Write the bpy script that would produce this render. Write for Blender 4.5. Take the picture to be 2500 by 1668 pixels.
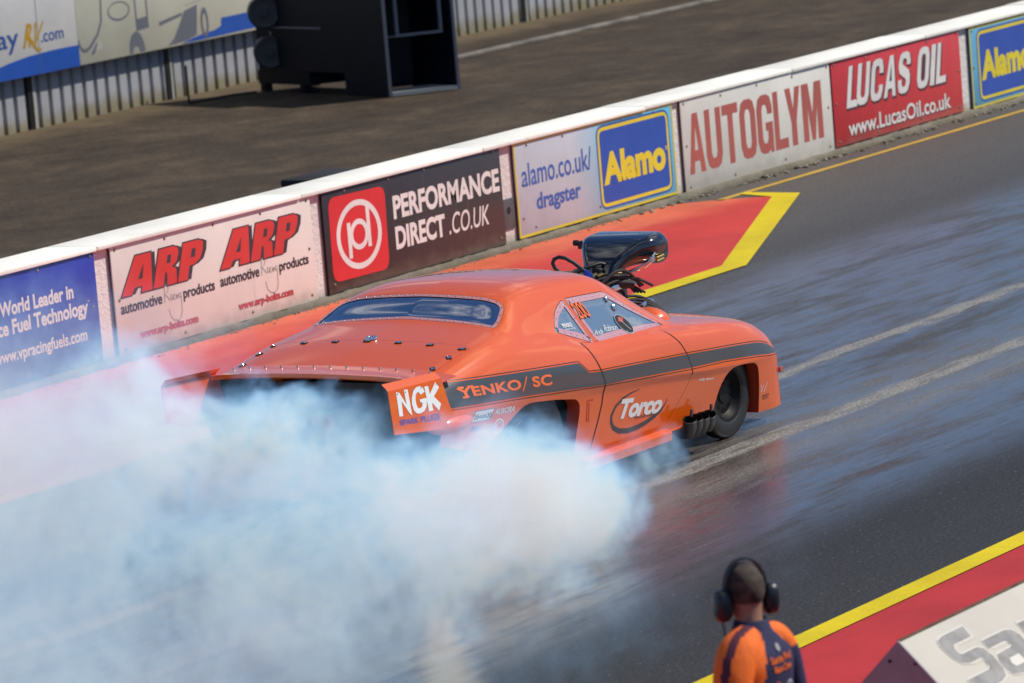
import bpy, bmesh, math, random
import numpy as np
from mathutils import Vector, Matrix, geometry

random.seed(7)
rng = np.random.default_rng(7)
SC = bpy.context.scene
COL = SC.collection
for _o in list(bpy.data.objects):
    bpy.data.objects.remove(_o)

# ------------------------------------------------------------------ camera
def cam_axes(yaw, pitch, roll):
    d = Vector((math.cos(yaw)*math.cos(pitch), math.sin(yaw)*math.cos(pitch), -math.sin(pitch)))
    r = Vector((math.sin(yaw), -math.cos(yaw), 0.0))
    u = r.cross(d)
    c, s = math.cos(roll), math.sin(roll)
    return c*r+s*u, -s*r+c*u, d
CAM_R, CAM_U, CAM_D = cam_axes(0.577095, 0.151345, -0.083319)
cd = bpy.data.cameras.new('camera')
cam = bpy.data.objects.new('camera', cd)
COL.objects.link(cam)
M = Matrix.Identity(4)
for i in range(3):
    M[i][0], M[i][1], M[i][2] = CAM_R[i], CAM_U[i], -CAM_D[i]
M.translation = Vector((-26.474, -18.007, 6.0))
cam.matrix_world = M
cd.sensor_width = 36.0
cd.sensor_fit = 'HORIZONTAL'
cd.lens = 168.48
cd.clip_start = 0.5
cd.clip_end = 2000
cd.dof.use_dof = True
cd.dof.focus_distance = (Vector((1.3, -0.7, 0.7)) - M.translation).dot(CAM_D)
cd.dof.aperture_fstop = 3.8
cd.dof.aperture_blades = 9
SC.camera = cam

# ------------------------------------------------------------------ world and sun
SUN_EL, SUN_AZ = math.radians(46), math.atan2(-0.69, 0.72)
SUN_DIR = Vector((math.cos(SUN_EL)*math.cos(SUN_AZ), math.cos(SUN_EL)*math.sin(SUN_AZ), math.sin(SUN_EL)))
W = bpy.data.worlds.new('World')
SC.world = W
W.use_nodes = True

class NT:
    """Small helper to wire shader nodes."""
    def __init__(s, tree, clear=True):
        s.t = tree
        if clear:
            tree.nodes.clear()
    def n(s, typ, ins=None, **props):
        nd = s.t.nodes.new(typ)
        for k, v in props.items():
            setattr(nd, k, v)
        for k, v in (ins or {}).items():
            s.put(nd, k, v)
        return nd
    def put(s, nd, k, v):
        sock = nd.inputs[k]
        if isinstance(v, bpy.types.NodeSocket):
            s.t.links.new(v, sock)
        elif isinstance(v, bpy.types.Node):
            s.t.links.new(v.outputs[0], sock)
        else:
            if hasattr(sock.default_value, '__len__') and not isinstance(v, str):
                v = tuple(v)
                if len(sock.default_value) == 4 and len(v) == 3:
                    v = v + (1.0,)
            sock.default_value = v
    def m(s, op, a, b=None, c=None, clamp=False):
        nd = s.t.nodes.new('ShaderNodeMath')
        nd.operation = op
        nd.use_clamp = clamp
        for i, v in enumerate((a, b, c)):
            if v is not None:
                s.put(nd, i, v)
        return nd.outputs[0]
    def vm(s, op, a, b=None, c=None, scale=None):
        nd = s.t.nodes.new('ShaderNodeVectorMath')
        nd.operation = op
        s.put(nd, 0, a)
        if b is not None:
            s.put(nd, 1, b)
        if c is not None:
            s.put(nd, 2, c)
        if scale is not None:
            s.put(nd, 'Scale', scale)
        return nd.outputs['Value'] if op in ('LENGTH', 'DOT_PRODUCT', 'DISTANCE') else nd.outputs[0]
    def mix(s, f, a, b, blend='MIX'):
        nd = s.t.nodes.new('ShaderNodeMix')
        nd.data_type = 'RGBA'
        nd.blend_type = blend
        s.put(nd, 0, f)
        s.put(nd, 6, a)
        s.put(nd, 7, b)
        return nd.outputs[2]
    def ramp(s, f, stops, interp='LINEAR'):
        nd = s.t.nodes.new('ShaderNodeValToRGB')
        cr = nd.color_ramp
        cr.interpolation = interp
        while len(cr.elements) < len(stops):
            cr.elements.new(0.5)
        for e, (p, c) in zip(cr.elements, stops):
            e.position = p
            e.color = (c, c, c, 1) if not hasattr(c, '__len__') else tuple(c)+(1,)*(4-len(c))
        s.put(nd, 0, f)
        return nd.outputs[0]
    def noise(s, vec, scale, detail=4, rough=0.55, dist=0.0):
        nd = s.n('ShaderNodeTexNoise', {'Vector': vec, 'Scale': scale, 'Detail': detail, 'Roughness': rough, 'Distortion': dist})
        return nd.outputs[0]
    def smooth(s, v, lo, hi, a=0.0, b=1.0):
        nd = s.n('ShaderNodeMapRange', interpolation_type='SMOOTHSTEP')
        for k, x in ((0, v), (1, lo), (2, hi), (3, a), (4, b)):
            s.put(nd, k, x)
        return nd.outputs[0]

w = NT(W.node_tree)
sky = w.n('ShaderNodeTexSky', sky_type='NISHITA', sun_disc=False)
sky.sun_elevation = SUN_EL
sky.sun_rotation = math.atan2(SUN_DIR.x, SUN_DIR.y)
sky.air_density = 1.0
sky.dust_density = 0.4
sky.ozone_density = 2.5
tc = w.n('ShaderNodeTexCoord')
sv = w.n('ShaderNodeSeparateXYZ', {0: tc.outputs['Generated']})
# clouds on a flat layer overhead: direction divided by height
hz = w.m('MAXIMUM', w.m('ADD', sv.outputs[2], 0.12), 0.06)
cx = w.m('DIVIDE', sv.outputs[0], hz)
cy = w.m('DIVIDE', sv.outputs[1], hz)
cv = w.n('ShaderNodeCombineXYZ', {0: cx, 1: cy, 2: 3.7})
cn = w.noise(cv.outputs[0], 1.5, 7, 0.62, 0.5)
cf = w.smooth(cn, 0.50, 0.64)
cf = w.m('MULTIPLY', cf, w.smooth(sv.outputs[2], 0.04, 0.30))
low = w.smooth(sv.outputs[2], 0.5, 0.0)
hi_ = w.vm('MULTIPLY', sky.outputs[0], (.62, .88, 1.25))
skyb = w.mix(w.m('MULTIPLY', low, .75), hi_, (2.4, 4.8, 8.4))
skyc = w.mix(cf, skyb, (11.5, 11.5, 11.8))
bg = w.n('ShaderNodeBackground', {0: skyc, 1: 0.064})
w.n('ShaderNodeOutputWorld', {0: bg})

sl = bpy.data.lights.new('sun', 'SUN')
sl.energy = 4.4
sl.angle = math.radians(0.55)
sl.color = (1.0, 0.93, 0.82)
so = bpy.data.objects.new('sun', sl)
so.rotation_euler = SUN_DIR.to_track_quat('Z', 'Y').to_euler()
so.location = (0, 0, 40)
COL.objects.link(so)

SC.view_settings.view_transform = 'Standard'
SC.view_settings.look = 'None'
SC.view_settings.gamma = 1.0
SC.view_settings.exposure = 0.0
SC.render.engine = 'CYCLES'
cy_ = SC.cycles
cy_.max_bounces = 22
cy_.diffuse_bounces = 3
cy_.glossy_bounces = 4
cy_.transparent_max_bounces = 12
cy_.volume_bounces = 20
cy_.volume_step_rate = 1.0
cy_.volume_max_steps = 256
cy_.use_denoising = True
cy_.caustics_reflective = False
cy_.caustics_refractive = False

# ------------------------------------------------------------------ materials
def mat(name, col=(.5, .5, .5), rough=0.5, metal=0.0, coat=0.0, spec=0.5, vary=0.0, vscale=3.0, bump=0.0, bscale=60.0):
    m = bpy.data.materials.new(name)
    m.use_nodes = True
    t = NT(m.node_tree)
    b = t.n('ShaderNodeBsdfPrincipled', {'Base Color': col, 'Roughness': rough, 'Metallic': metal,
                                         'Coat Weight': coat, 'Coat Roughness': 0.05, 'Specular IOR Level': spec})
    if coat >= 1.0:
        b.inputs['Coat IOR'].default_value = 1.65
    pos = t.n('ShaderNodeNewGeometry').outputs['Position']
    if vary:
        nz = t.noise(pos, vscale, 6, 0.6)
        k = t.smooth(nz, 0.3, 0.72, 1-vary, 1+vary*0.6)
        t.put(b, 'Base Color', t.vm('SCALE', tuple(col), scale=k))
    if bump:
        bn = t.n('ShaderNodeBump', {'Strength': bump, 'Distance': 0.01, 'Height': t.noise(pos, bscale, 5, 0.6)})
        t.put(b, 'Normal', bn)
    t.n('ShaderNodeOutputMaterial', {0: b})
    return m

ORANGE = (0.74, 0.110, 0.004)
M_paint = mat('orange_paint', ORANGE, 0.35, coat=1.0, spec=.2)
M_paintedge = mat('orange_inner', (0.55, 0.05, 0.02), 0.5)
M_black = mat('black_rubberised', (0.012, 0.012, 0.014), 0.55)
M_gap = mat('dark_interior', (0.010, 0.010, 0.012), 0.8)
M_tyre = mat('tyre_rubber', (0.011, 0.011, 0.012), 0.5, vary=0.4, vscale=14)
M_gloss = mat('gloss_black', (0.006, 0.008, 0.012), 0.07, coat=1.0)
M_stripe = mat('charcoal_vinyl', (0.055, 0.060, 0.066), 0.33, coat=0.5)
M_line = mat('black_pinstripe', (0.015, 0.013, 0.015), 0.4)
M_white = mat('white_vinyl', (0.80, 0.80, 0.78), 0.45)
M_chrome = mat('polished_metal', (0.75, 0.75, 0.76), 0.14, metal=1.0)
M_steel = mat('dull_steel', (0.42, 0.43, 0.45), 0.38, metal=1.0)
M_brass = mat('brass', (0.60, 0.42, 0.14), 0.3, metal=1.0)
M_blueanod = mat('blue_anodised', (0.03, 0.07, 0.45), 0.3, metal=0.7)
M_band = mat('pink_window_band', (0.60, 0.26, 0.24), 0.22, coat=1.0)
M_bandside = mat('pale_pink_window_band', (0.58, 0.30, 0.33), 0.22, coat=1.0)

def glass_mat(name, tint, refl, rough=0.015, film=0.0, filmc=(.4, .5, .6)):
    m = bpy.data.materials.new(name)
    m.use_nodes = True
    t = NT(m.node_tree)
    tr = t.n('ShaderNodeBsdfTransparent', {0: tint})
    gl = t.n('ShaderNodeBsdfGlossy', {'Color': (1, 1, 1), 'Roughness': rough})
    fr = t.n('ShaderNodeFresnel', {'IOR': 1.55})
    k = t.m('MULTIPLY_ADD', fr.outputs[0], 1.3, refl, clamp=True)
    mx = t.n('ShaderNodeMixShader', {0: k, 1: tr, 2: gl})
    if film:
        mx = t.n('ShaderNodeMixShader', {0: film, 1: mx, 2: t.n('ShaderNodeBsdfDiffuse', {0: filmc})})
    t.n('ShaderNodeOutputMaterial', {0: mx})
    return m
M_glassrear = glass_mat('tinted_rear_glass', (0.50, 0.56, 0.66), 0.68)
M_glassside = glass_mat('clear_side_glass', (0.66, 0.74, 0.80), 0.26, .015, .34, (.30, .46, .66))

# ------------------------------------------------------------------ object helpers
def tag(o, label=None, cat=None, group=None, kind=None):
    for k, v in (('label', label), ('category', cat), ('group', group), ('kind', kind)):
        if v:
            o[k] = v
    return o
def empty(name, loc, rz=0.0):
    o = bpy.data.objects.new(name, None)
    o.location = loc
    o.rotation_euler = (0, 0, rz)
    o.empty_display_size = 0.3
    COL.objects.link(o)
    return o
def add(name, me, parent=None, loc=None):
    o = bpy.data.objects.new(name, me)
    if parent is not None:
        o.parent = parent
    if loc is not None:
        o.location = loc
    COL.objects.link(o)
    return o
def mesh(name, V, F, mats, parent=None, smooth=False, normals=None, fm=None, loc=None):
    me = bpy.data.meshes.new(name)
    me.from_pydata([tuple(map(float, v)) for v in V], [], [tuple(map(int, f)) for f in F])
    for m_ in (mats if isinstance(mats, (list, tuple)) else [mats]):
        me.materials.append(m_)
    if fm is not None:
        me.polygons.foreach_set('material_index', np.asarray(fm, dtype=np.int32))
    if smooth:
        me.polygons.foreach_set('use_smooth', [True]*len(me.polygons))
    me.update()
    if normals is not None:
        me.normals_split_custom_set_from_vertices([tuple(map(float, n)) for n in normals])
    return add(name, me, parent, loc)

class MB:
    """Collects shapes into one mesh."""
    def __init__(s):
        s.V, s.F, s.fm, s.sm = [], [], [], []
    def raw(s, V, F, mi=0, sm=False):
        o = len(s.V)
        s.V += [tuple(map(float, v)) for v in V]
        s.F += [tuple(int(i)+o for i in f) for f in F]
        s.fm += [mi]*len(F)
        s.sm += [sm]*len(F)
        return s
    def bm(s, b, mi=0, sm=False):
        b.verts.index_update()
        s.raw([v.co[:] for v in b.verts], [[v.index for v in f.verts] for f in b.faces], mi, sm)
        b.free()
        return s
    def box(s, c, d, mi=0, bev=0.0, rot=None, seg=2):
        b = bmesh.new()
        bmesh.ops.create_cube(b, size=1.0)
        bmesh.ops.scale(b, vec=d, verts=b.verts)
        if bev:
            bmesh.ops.bevel(b, geom=b.edges[:], offset=bev, segments=seg, affect='EDGES', profile=0.5)
        Mx = Matrix.Translation(Vector(c))
        if rot is not None:
            Mx = Mx @ rot
        bmesh.ops.transform(b, matrix=Mx, verts=b.verts)
        return s.bm(b, mi, False)
    def tube(s, pts, r, mi=0, seg=10, closed=False, caps=True):
        pts = [Vector(p) for p in pts]
        n = len(pts)
        rs = list(r) if hasattr(r, '__len__') else [r]*n
        V, F = [], []
        ref = None
        for i, p in enumerate(pts):
            if closed:
                t = (pts[(i+1) % n]-pts[i-1]).normalized()
            else:
                t = (pts[min(i+1, n-1)]-pts[max(i-1, 0)]).normalized()
            if ref is None:
                ref = t.orthogonal().normalized()
            a = (ref - t*ref.dot(t))
            a = a.normalized() if a.length > 1e-6 else t.orthogonal().normalized()
            ref = a
            b = t.cross(a)
            for k in range(seg):
                an = 2*math.pi*k/seg
                V.append(p + rs[i]*(math.cos(an)*a+math.sin(an)*b))
        for i in range(n if closed else n-1):
            j = (i+1) % n
            for k in range(seg):
                l = (k+1) % seg
                F.append((i*seg+k, i*seg+l, j*seg+l, j*seg+k))
        if caps and not closed:
            F.append(tuple(range(seg-1, -1, -1)))
            F.append(tuple((n-1)*seg+k for k in range(seg)))
        return s.raw(V, F, mi, True)
    def lathe(s, prof, mi=0, seg=40, axis='Y', c=(0, 0, 0)):
        """prof: (radius, along axis) pairs."""
        V, F = [], []
        for (r, h) in prof:
            for k in range(seg):
                an = 2*math.pi*k/seg
                a, b = r*math.cos(an), r*math.sin(an)
                v = (a, h, b) if axis == 'Y' else ((a, b, h) if axis == 'Z' else (h, a, b))
                V.append((v[0]+c[0], v[1]+c[1], v[2]+c[2]))
        for i in range(len(prof)-1):
            for k in range(seg):
                l = (k+1) % seg
                F.append((i*seg+k, (i+1)*seg+k, (i+1)*seg+l, i*seg+l))
        return s.raw(V, F, mi, True)
    def build(s, name, mats, parent=None, loc=None, fix=True):
        me = bpy.data.meshes.new(name)
        me.from_pydata(s.V, [], s.F)
        for m_ in (mats if isinstance(mats, (list, tuple)) else [mats]):
            me.materials.append(m_)
        me.polygons.foreach_set('material_index', np.asarray(s.fm, dtype=np.int32))
        me.polygons.foreach_set('use_smooth', s.sm)
        if fix:
            b = bmesh.new()
            b.from_mesh(me)
            bmesh.ops.recalc_face_normals(b, faces=b.faces)
            b.to_mesh(me)
            b.free()
        me.update()
        try:
            me.set_sharp_from_angle(angle=math.radians(42))
        except Exception:
            pass
        return add(name, me, parent, loc)

def copy_tree(o, parent=None):
    c = o.copy()
    COL.objects.link(c)
    c.parent = parent
    for ch in [x for x in bpy.data.objects if x.parent == o]:
        copy_tree(ch, c)
    return c

# polygons ----------------------------------------------------------
def pip(P, poly):
    P = np.asarray(P, float)
    poly = np.asarray(poly, float)
    x, y = P[:, 0], P[:, 1]
    ins = np.zeros(len(P), bool)
    x2, y2 = poly[:, 0], poly[:, 1]
    x1, y1 = np.roll(x2, 1), np.roll(y2, 1)
    for a, b, c_, d in zip(x1, y1, x2, y2):
        if b == d:
            continue
        cond = ((b > y) != (d > y)) & (x < (c_-a)*(y-b)/(d-b)+a)
        ins ^= cond
    return ins
def densify(poly, step):
    out = []
    n = len(poly)
    for i in range(n):
        a, b = np.array(poly[i], float), np.array(poly[(i+1) % n], float)
        k = max(1, int(math.ceil(np.linalg.norm(b-a)/step)))
        for j in range(k):
            out.append(a+(b-a)*j/k)
    return np.array(out)
def rounded(poly, r, seg=5):
    """Round the corners of a polygon; r may be one number or one per corner."""
    n = len(poly)
    rs = list(r) if hasattr(r, '__len__') else [r]*n
    out = []
    for i in range(n):
        p = np.array(poly[i], float)
        a = np.array(poly[i-1], float)-p
        b = np.array(poly[(i+1) % n], float)-p
        la, lb = np.linalg.norm(a), np.linalg.norm(b)
        d = min(rs[i], la*0.48, lb*0.48)
        if d < 1e-5:
            out.append(p)
            continue
        A, B = p+a/la*d, p+b/lb*d
        for k in range(seg+1):
            t = k/seg
            out.append((1-t)**2*A+2*t*(1-t)*p+t*t*B)
    return np.array(out)
def inset(poly, d):
    """Shrink a polygon by d (positive = inwards)."""
    P = np.array(poly, float)
    area = 0.5*np.sum(P[:, 0]*np.roll(P[:, 1], -1)-np.roll(P[:, 0], -1)*P[:, 1])
    s = 1 if area > 0 else -1
    out = []
    n = len(P)
    for i in range(n):
        a, p, b = P[i-1], P[i], P[(i+1) % n]
        e1, e2 = p-a, b-p
        e1 = e1/(np.linalg.norm(e1)+1e-12)
        e2 = e2/(np.linalg.norm(e2)+1e-12)
        n1, n2 = np.array([-e1[1], e1[0]])*s, np.array([-e2[1], e2[0]])*s
        m_ = n1+n2
        l = np.linalg.norm(m_)
        m_ = m_/l if l > 1e-6 else n1
        k = max(0.4, float(m_@n1))
        out.append(p+m_*d/k)
    return np.array(out)
def cdt(outline, holes=(), grid=None, step=None):
    """Triangulate an outline with holes; optional interior grid points."""
    pts, edges = [], []
    for poly in [outline]+list(holes):
        o = len(pts)
        k = len(poly)
        pts += [tuple(q) for q in poly]
        edges += [(o+i, o+(i+1) % k) for i in range(k)]
    if grid is not None and len(grid):
        keep = pip(grid, outline)
        for h in holes:
            keep &= ~pip(grid, h)
        G = grid[keep]
        B = np.vstack([np.asarray(q) for q in [outline]+list(holes)])
        ok = np.ones(len(G), bool)
        for i0 in range(0, len(G), 4000):
            g = G[i0:i0+4000]
            dd = ((g[:, None, :]-B[None])**2).sum(2).min(1)
            ok[i0:i0+4000] = dd > (0.35*step)**2
        pts += [tuple(q) for q in G[ok]]
    r = geometry.delaunay_2d_cdt([Vector((float(a), float(b))) for a, b in pts], edges, [], 0, 1e-6)
    V = np.array([v[:] for v in r[0]])
    F = np.array([f for f in r[2] if len(f) == 3], int)
    C = V[F].mean(1)
    k = pip(C, outline)
    for h in holes:
        k &= ~pip(C, h)
    F = F[k]
    used, inv_ = np.unique(F.ravel(), return_inverse=True)
    return V[used], inv_.reshape(-1, 3)

# lettering ----------------------------------------------------------
_txt = {}
def text2d(body, bold=0.0, space=1.0, shear=0.0):
    key = (body, bold, space, shear)
    if key in _txt:
        return _txt[key]
    cu = bpy.data.curves.new('lettering', 'FONT')
    cu.body = body
    cu.offset = bold
    cu.space_character = space
    cu.shear = shear
    cu.resolution_u = 5
    ob = bpy.data.objects.new('lettering', cu)
    COL.objects.link(ob)
    bpy.context.view_layer.update()
    dg = bpy.context.evaluated_depsgraph_get()
    me = bpy.data.meshes.new_from_object(ob.evaluated_get(dg))
    b = bmesh.new()
    b.from_mesh(me)
    bmesh.ops.triangulate(b, faces=b.faces)
    b.verts.index_update()
    V = np.array([v.co[:2] for v in b.verts])
    F = [[v.index for v in f.verts] for f in b.faces]
    b.free()
    bpy.data.meshes.remove(me)
    bpy.data.objects.remove(ob)
    bpy.data.curves.remove(cu)
    lo, hi = V.min(0), V.max(0)
    _txt[key] = ((V-lo)/(hi-lo), F)
    return _txt[key]
def quadmap(V, q):
    """unit square -> quad (BL, TL, TR, BR)"""
    bl, tl, tr, br = [np.array(a, float) for a in q]
    u, v = V[:, :1], V[:, 1:2]
    return (1-u)*(1-v)*bl+(1-u)*v*tl+u*v*tr+u*(1-v)*br
def rect(x0, z0, x1, z1, sh=0.0):
    return ((x0, z0), (x0+sh, z1), (x1+sh, z1), (x1, z0))
class Flat:
    """2D artwork in a plane: origin + a*ax + b*ay, lifted along the normal."""
    def __init__(s, org, ax, ay):
        s.o, s.ax, s.ay = Vector(org), Vector(ax), Vector(ay)
        s.n = s.ax.cross(s.ay).normalized()
    def __call__(s, P, off):
        return [s.o+s.ax*float(a)+s.ay*float(b)+s.n*off for a, b in P]
    def normals(s, P):
        return [s.n]*len(P)
def art(name, parts, mats, place, parent):
    """parts: list of (2D verts, faces, material index, lift)."""
    V, F, fm, N = [], [], [], []
    for P, T, mi, off in parts:
        o = len(V)
        V += list(place(P, off))
        N += list(place.normals(P))
        F += [tuple(int(i)+o for i in f) for f in T]
        fm += [mi]*len(T)
    return mesh(name, V, F, mats, parent, False, N, fm)
def T_(body, q, mi=0, off=0.004, bold=0.0, space=1.0, shear=0.0):
    V, F = text2d(body, bold, space, shear)
    return (quadmap(V, q), F, mi, off)
def P_(poly, mi=0, off=0.003, holes=()):
    V, F = cdt(np.asarray(poly, float), [np.asarray(h, float) for h in holes])
    return (V, F, mi, off)
def ellipse(cx_, cz_, rx, rz, n=40, a0=0.0):
    return np.array([(cx_+rx*math.cos(a0+2*math.pi*i/n), cz_+rz*math.sin(a0+2*math.pi*i/n)) for i in range(n)])
def stroke(pts, w_):
    """Polygon around a polyline, mitred; w_ one width or one per point."""
    P = np.array(pts, float)
    n = len(P)
    ws = list(w_) if hasattr(w_, '__len__') else [w_]*n
    L, R = [], []
    for i in range(n):
        t = P[min(i+1, n-1)]-P[max(i-1, 0)]
        t = t/(np.linalg.norm(t)+1e-12)
        nn = np.array([-t[1], t[0]])
        L.append(P[i]+nn*ws[i]/2)
        R.append(P[i]-nn*ws[i]/2)
    return np.array(L+R[::-1])

# ------------------------------------------------------------------ the ground
def pos_nodes(t):
    p = t.n('ShaderNodeNewGeometry').outputs['Position']
    s = t.n('ShaderNodeSeparateXYZ', {0: p})
    return p, s.outputs[0], s.outputs[1], s.outputs[2]
def vec(t, x, y, z=0.0):
    return t.n('ShaderNodeCombineXYZ', {0: x, 1: y, 2: z}).outputs[0]

def track_material():
    m = bpy.data.materials.new('drag_strip_asphalt')
    m.use_nodes = True
    t = NT(m.node_tree)
    p, x, y, z = pos_nodes(t)
    # long streaks laid down along the strip
    v1 = vec(t, t.m('MULTIPLY', x, 0.42), t.m('MULTIPLY', y, 2.4))
    v2 = vec(t, t.m('MULTIPLY', x, 1.5), t.m('MULTIPLY', y, 10.0))
    v3 = vec(t, t.m('MULTIPLY', x, 7.0), t.m('MULTIPLY', y, 46.0))
    s1, s2, s3 = t.noise(v1, 1.0, 5, 0.6, 0.3), t.noise(v2, 1.0, 5, 0.65, 0.2), t.noise(v3, 1.0, 4, 0.6)
    wob = t.m('MULTIPLY', t.m('SUBTRACT', t.noise(vec(t, t.m('MULTIPLY', x, 0.35), t.m('MULTIPLY', y, 0.8)), 1.0, 5, 0.65), 0.5), 0.42)
    yd = t.m('ADD', y, wob)
    f = t.m('DIVIDE', t.m('ADD', yd, 5.0), 12.0)
    Y = lambda a: (a+5.0)/12.0
    base = t.ramp(f, [(Y(-4.8), (.034, .034, .034)), (Y(-3.4), (.026, .027, .029)), (Y(-2.6), (.034, .034, .038)), (Y(-1.9), (.060, .058, .062)),
                      (Y(-1.3), (.085, .078, .068)), (Y(-0.8), (.080, .074, .066)), (Y(-0.3), (.042, .041, .042)), (Y(0.9), (.052, .050, .052)), (Y(2.6), (.046, .046, .048)), (Y(3.4), (.060, .060, .060)), (Y(4.6), (.080, .077, .074)), (Y(6.4), (.092, .084, .076))])
    st = t.m('ADD', t.m('MULTIPLY', s1, 0.6), t.m('ADD', t.m('MULTIPLY', s2, 0.9), t.m('MULTIPLY', s3, 0.5)))
    lane = t.m('MULTIPLY', t.smooth(yd, -3.4, -2.4), t.smooth(yd, 3.7, 2.6))
    amp = t.m('MULTIPLY_ADD', lane, 2.6, 0.4)
    k = t.m('MAXIMUM', t.m('MULTIPLY_ADD', t.m('SUBTRACT', st, 1.0), amp, 1.0), 0.25)
    col = t.vm('SCALE', base, scale=k)
    # fine pale scratches drawn out along the strip
    scr = t.noise(vec(t, t.m('MULTIPLY', x, 0.8), t.m('MULTIPLY', t.m('ADD', y, t.m('MULTIPLY', wob, .12)), 34.0)), 1.0, 4, 0.7)
    col = t.mix(t.m('MULTIPLY', t.m('MULTIPLY', t.smooth(scr, 0.60, 0.70), lane), .55), col, (.19, .185, .175))
    # two scraped, paler bands where the rubber has come off
    def band(c, hw, soft):
        d = t.m('ABSOLUTE', t.m('SUBTRACT', t.m('ADD', y, t.m('MULTIPLY', wob, 0.55)), c))
        e = t.m('ADD', d, t.m('MULTIPLY', t.m('SUBTRACT', s2, 0.5), 0.32))
        e = t.m('ADD', e, t.m('MULTIPLY', t.m('SUBTRACT', s3, 0.5), 0.16))
        return t.smooth(e, hw, hw-soft)
    bA, bB, bC = band(0.22, 0.15, 0.10), band(-1.08, 0.14, 0.09), band(-1.50, 0.30, 0.40)
    bb = t.m('MAXIMUM', t.m('MAXIMUM', bA, bB), t.m('MULTIPLY', bC, 0.45))
    bb = t.m('MULTIPLY', bb, t.smooth(t.noise(vec(t, t.m('MULTIPLY', x, 2.0), t.m('MULTIPLY', y, 9.0)), 1.0, 5, 0.7), 0.25, 0.55))
    col = t.mix(bb, col, (.225, .22, .205))
    # specks of rubber and pale stone
    sp = t.n('ShaderNodeTexVoronoi', {'Vector': p, 'Scale': 26.0})
    spk = t.m('MULTIPLY', t.smooth(sp.outputs['Distance'], 0.16, 0.06), t.smooth(t.noise(p, 9.0, 2), 0.58, 0.66))
    col = t.mix(t.m('MULTIPLY', spk, 0.75), col, (.012, .012, .013))
    gr = t.noise(p, 42.0, 4, 0.8)
    col = t.vm('SCALE', col, scale=t.smooth(gr, 0.30, 0.70, 0.35, 1.75))
    pale = t.m('MULTIPLY', t.smooth(t.noise(p, 30.0, 2, 0.6), 0.66, 0.71), 0.6)
    col = t.mix(pale, col, (.20, .20, .19))
    # a bright patch of light on the strip, painted into the colour as a wedge
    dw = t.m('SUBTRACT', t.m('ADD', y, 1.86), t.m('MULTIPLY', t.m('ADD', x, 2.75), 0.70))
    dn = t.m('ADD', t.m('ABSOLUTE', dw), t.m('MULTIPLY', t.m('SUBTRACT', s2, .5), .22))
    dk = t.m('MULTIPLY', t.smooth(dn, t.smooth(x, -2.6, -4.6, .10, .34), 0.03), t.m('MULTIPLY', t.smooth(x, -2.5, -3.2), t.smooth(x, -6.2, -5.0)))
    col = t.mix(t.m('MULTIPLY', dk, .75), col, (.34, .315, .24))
    rub = t.m('MULTIPLY', lane, t.smooth(t.m('ADD', s1, t.m('MULTIPLY', s2, 0.5)), 0.98, 0.66))
    rub = t.m('MULTIPLY', rub, t.m('SUBTRACT', 1.0, bb))
    rub = t.m('MULTIPLY', rub, t.smooth(s2, 0.70, 0.42, .5, 1.0))
    rub = t.m('MULTIPLY', rub, t.smooth(gr, 0.62, 0.38, .65, 1.0))
    # reddish reflection on the strip, painted into the colour as smears
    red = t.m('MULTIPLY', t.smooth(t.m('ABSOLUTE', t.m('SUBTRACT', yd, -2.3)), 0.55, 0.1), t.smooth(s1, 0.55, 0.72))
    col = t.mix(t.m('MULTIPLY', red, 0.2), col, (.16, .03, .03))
    ro = t.m('MULTIPLY_ADD', rub, -0.36, 0.62)
    b = t.n('ShaderNodeBsdfPrincipled', {'Base Color': col, 'Roughness': ro, 'Specular IOR Level': t.m('MULTIPLY_ADD', rub, 0.75, 0.22),
                                         'Coat Weight': rub, 'Coat Roughness': 0.25, 'Coat IOR': 1.85})
    hgt = t.m('ADD', t.m('MULTIPLY', gr, 1.0), t.m('MULTIPLY', s3, 0.6))
    bn = t.n('ShaderNodeBump', {'Strength': t.m('MULTIPLY_ADD', lane, -0.12, 0.34), 'Distance': 0.006, 'Height': hgt})
    t.put(b, 'Normal', bn)
    t.n('ShaderNodeOutputMaterial', {0: b})
    return m

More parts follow.
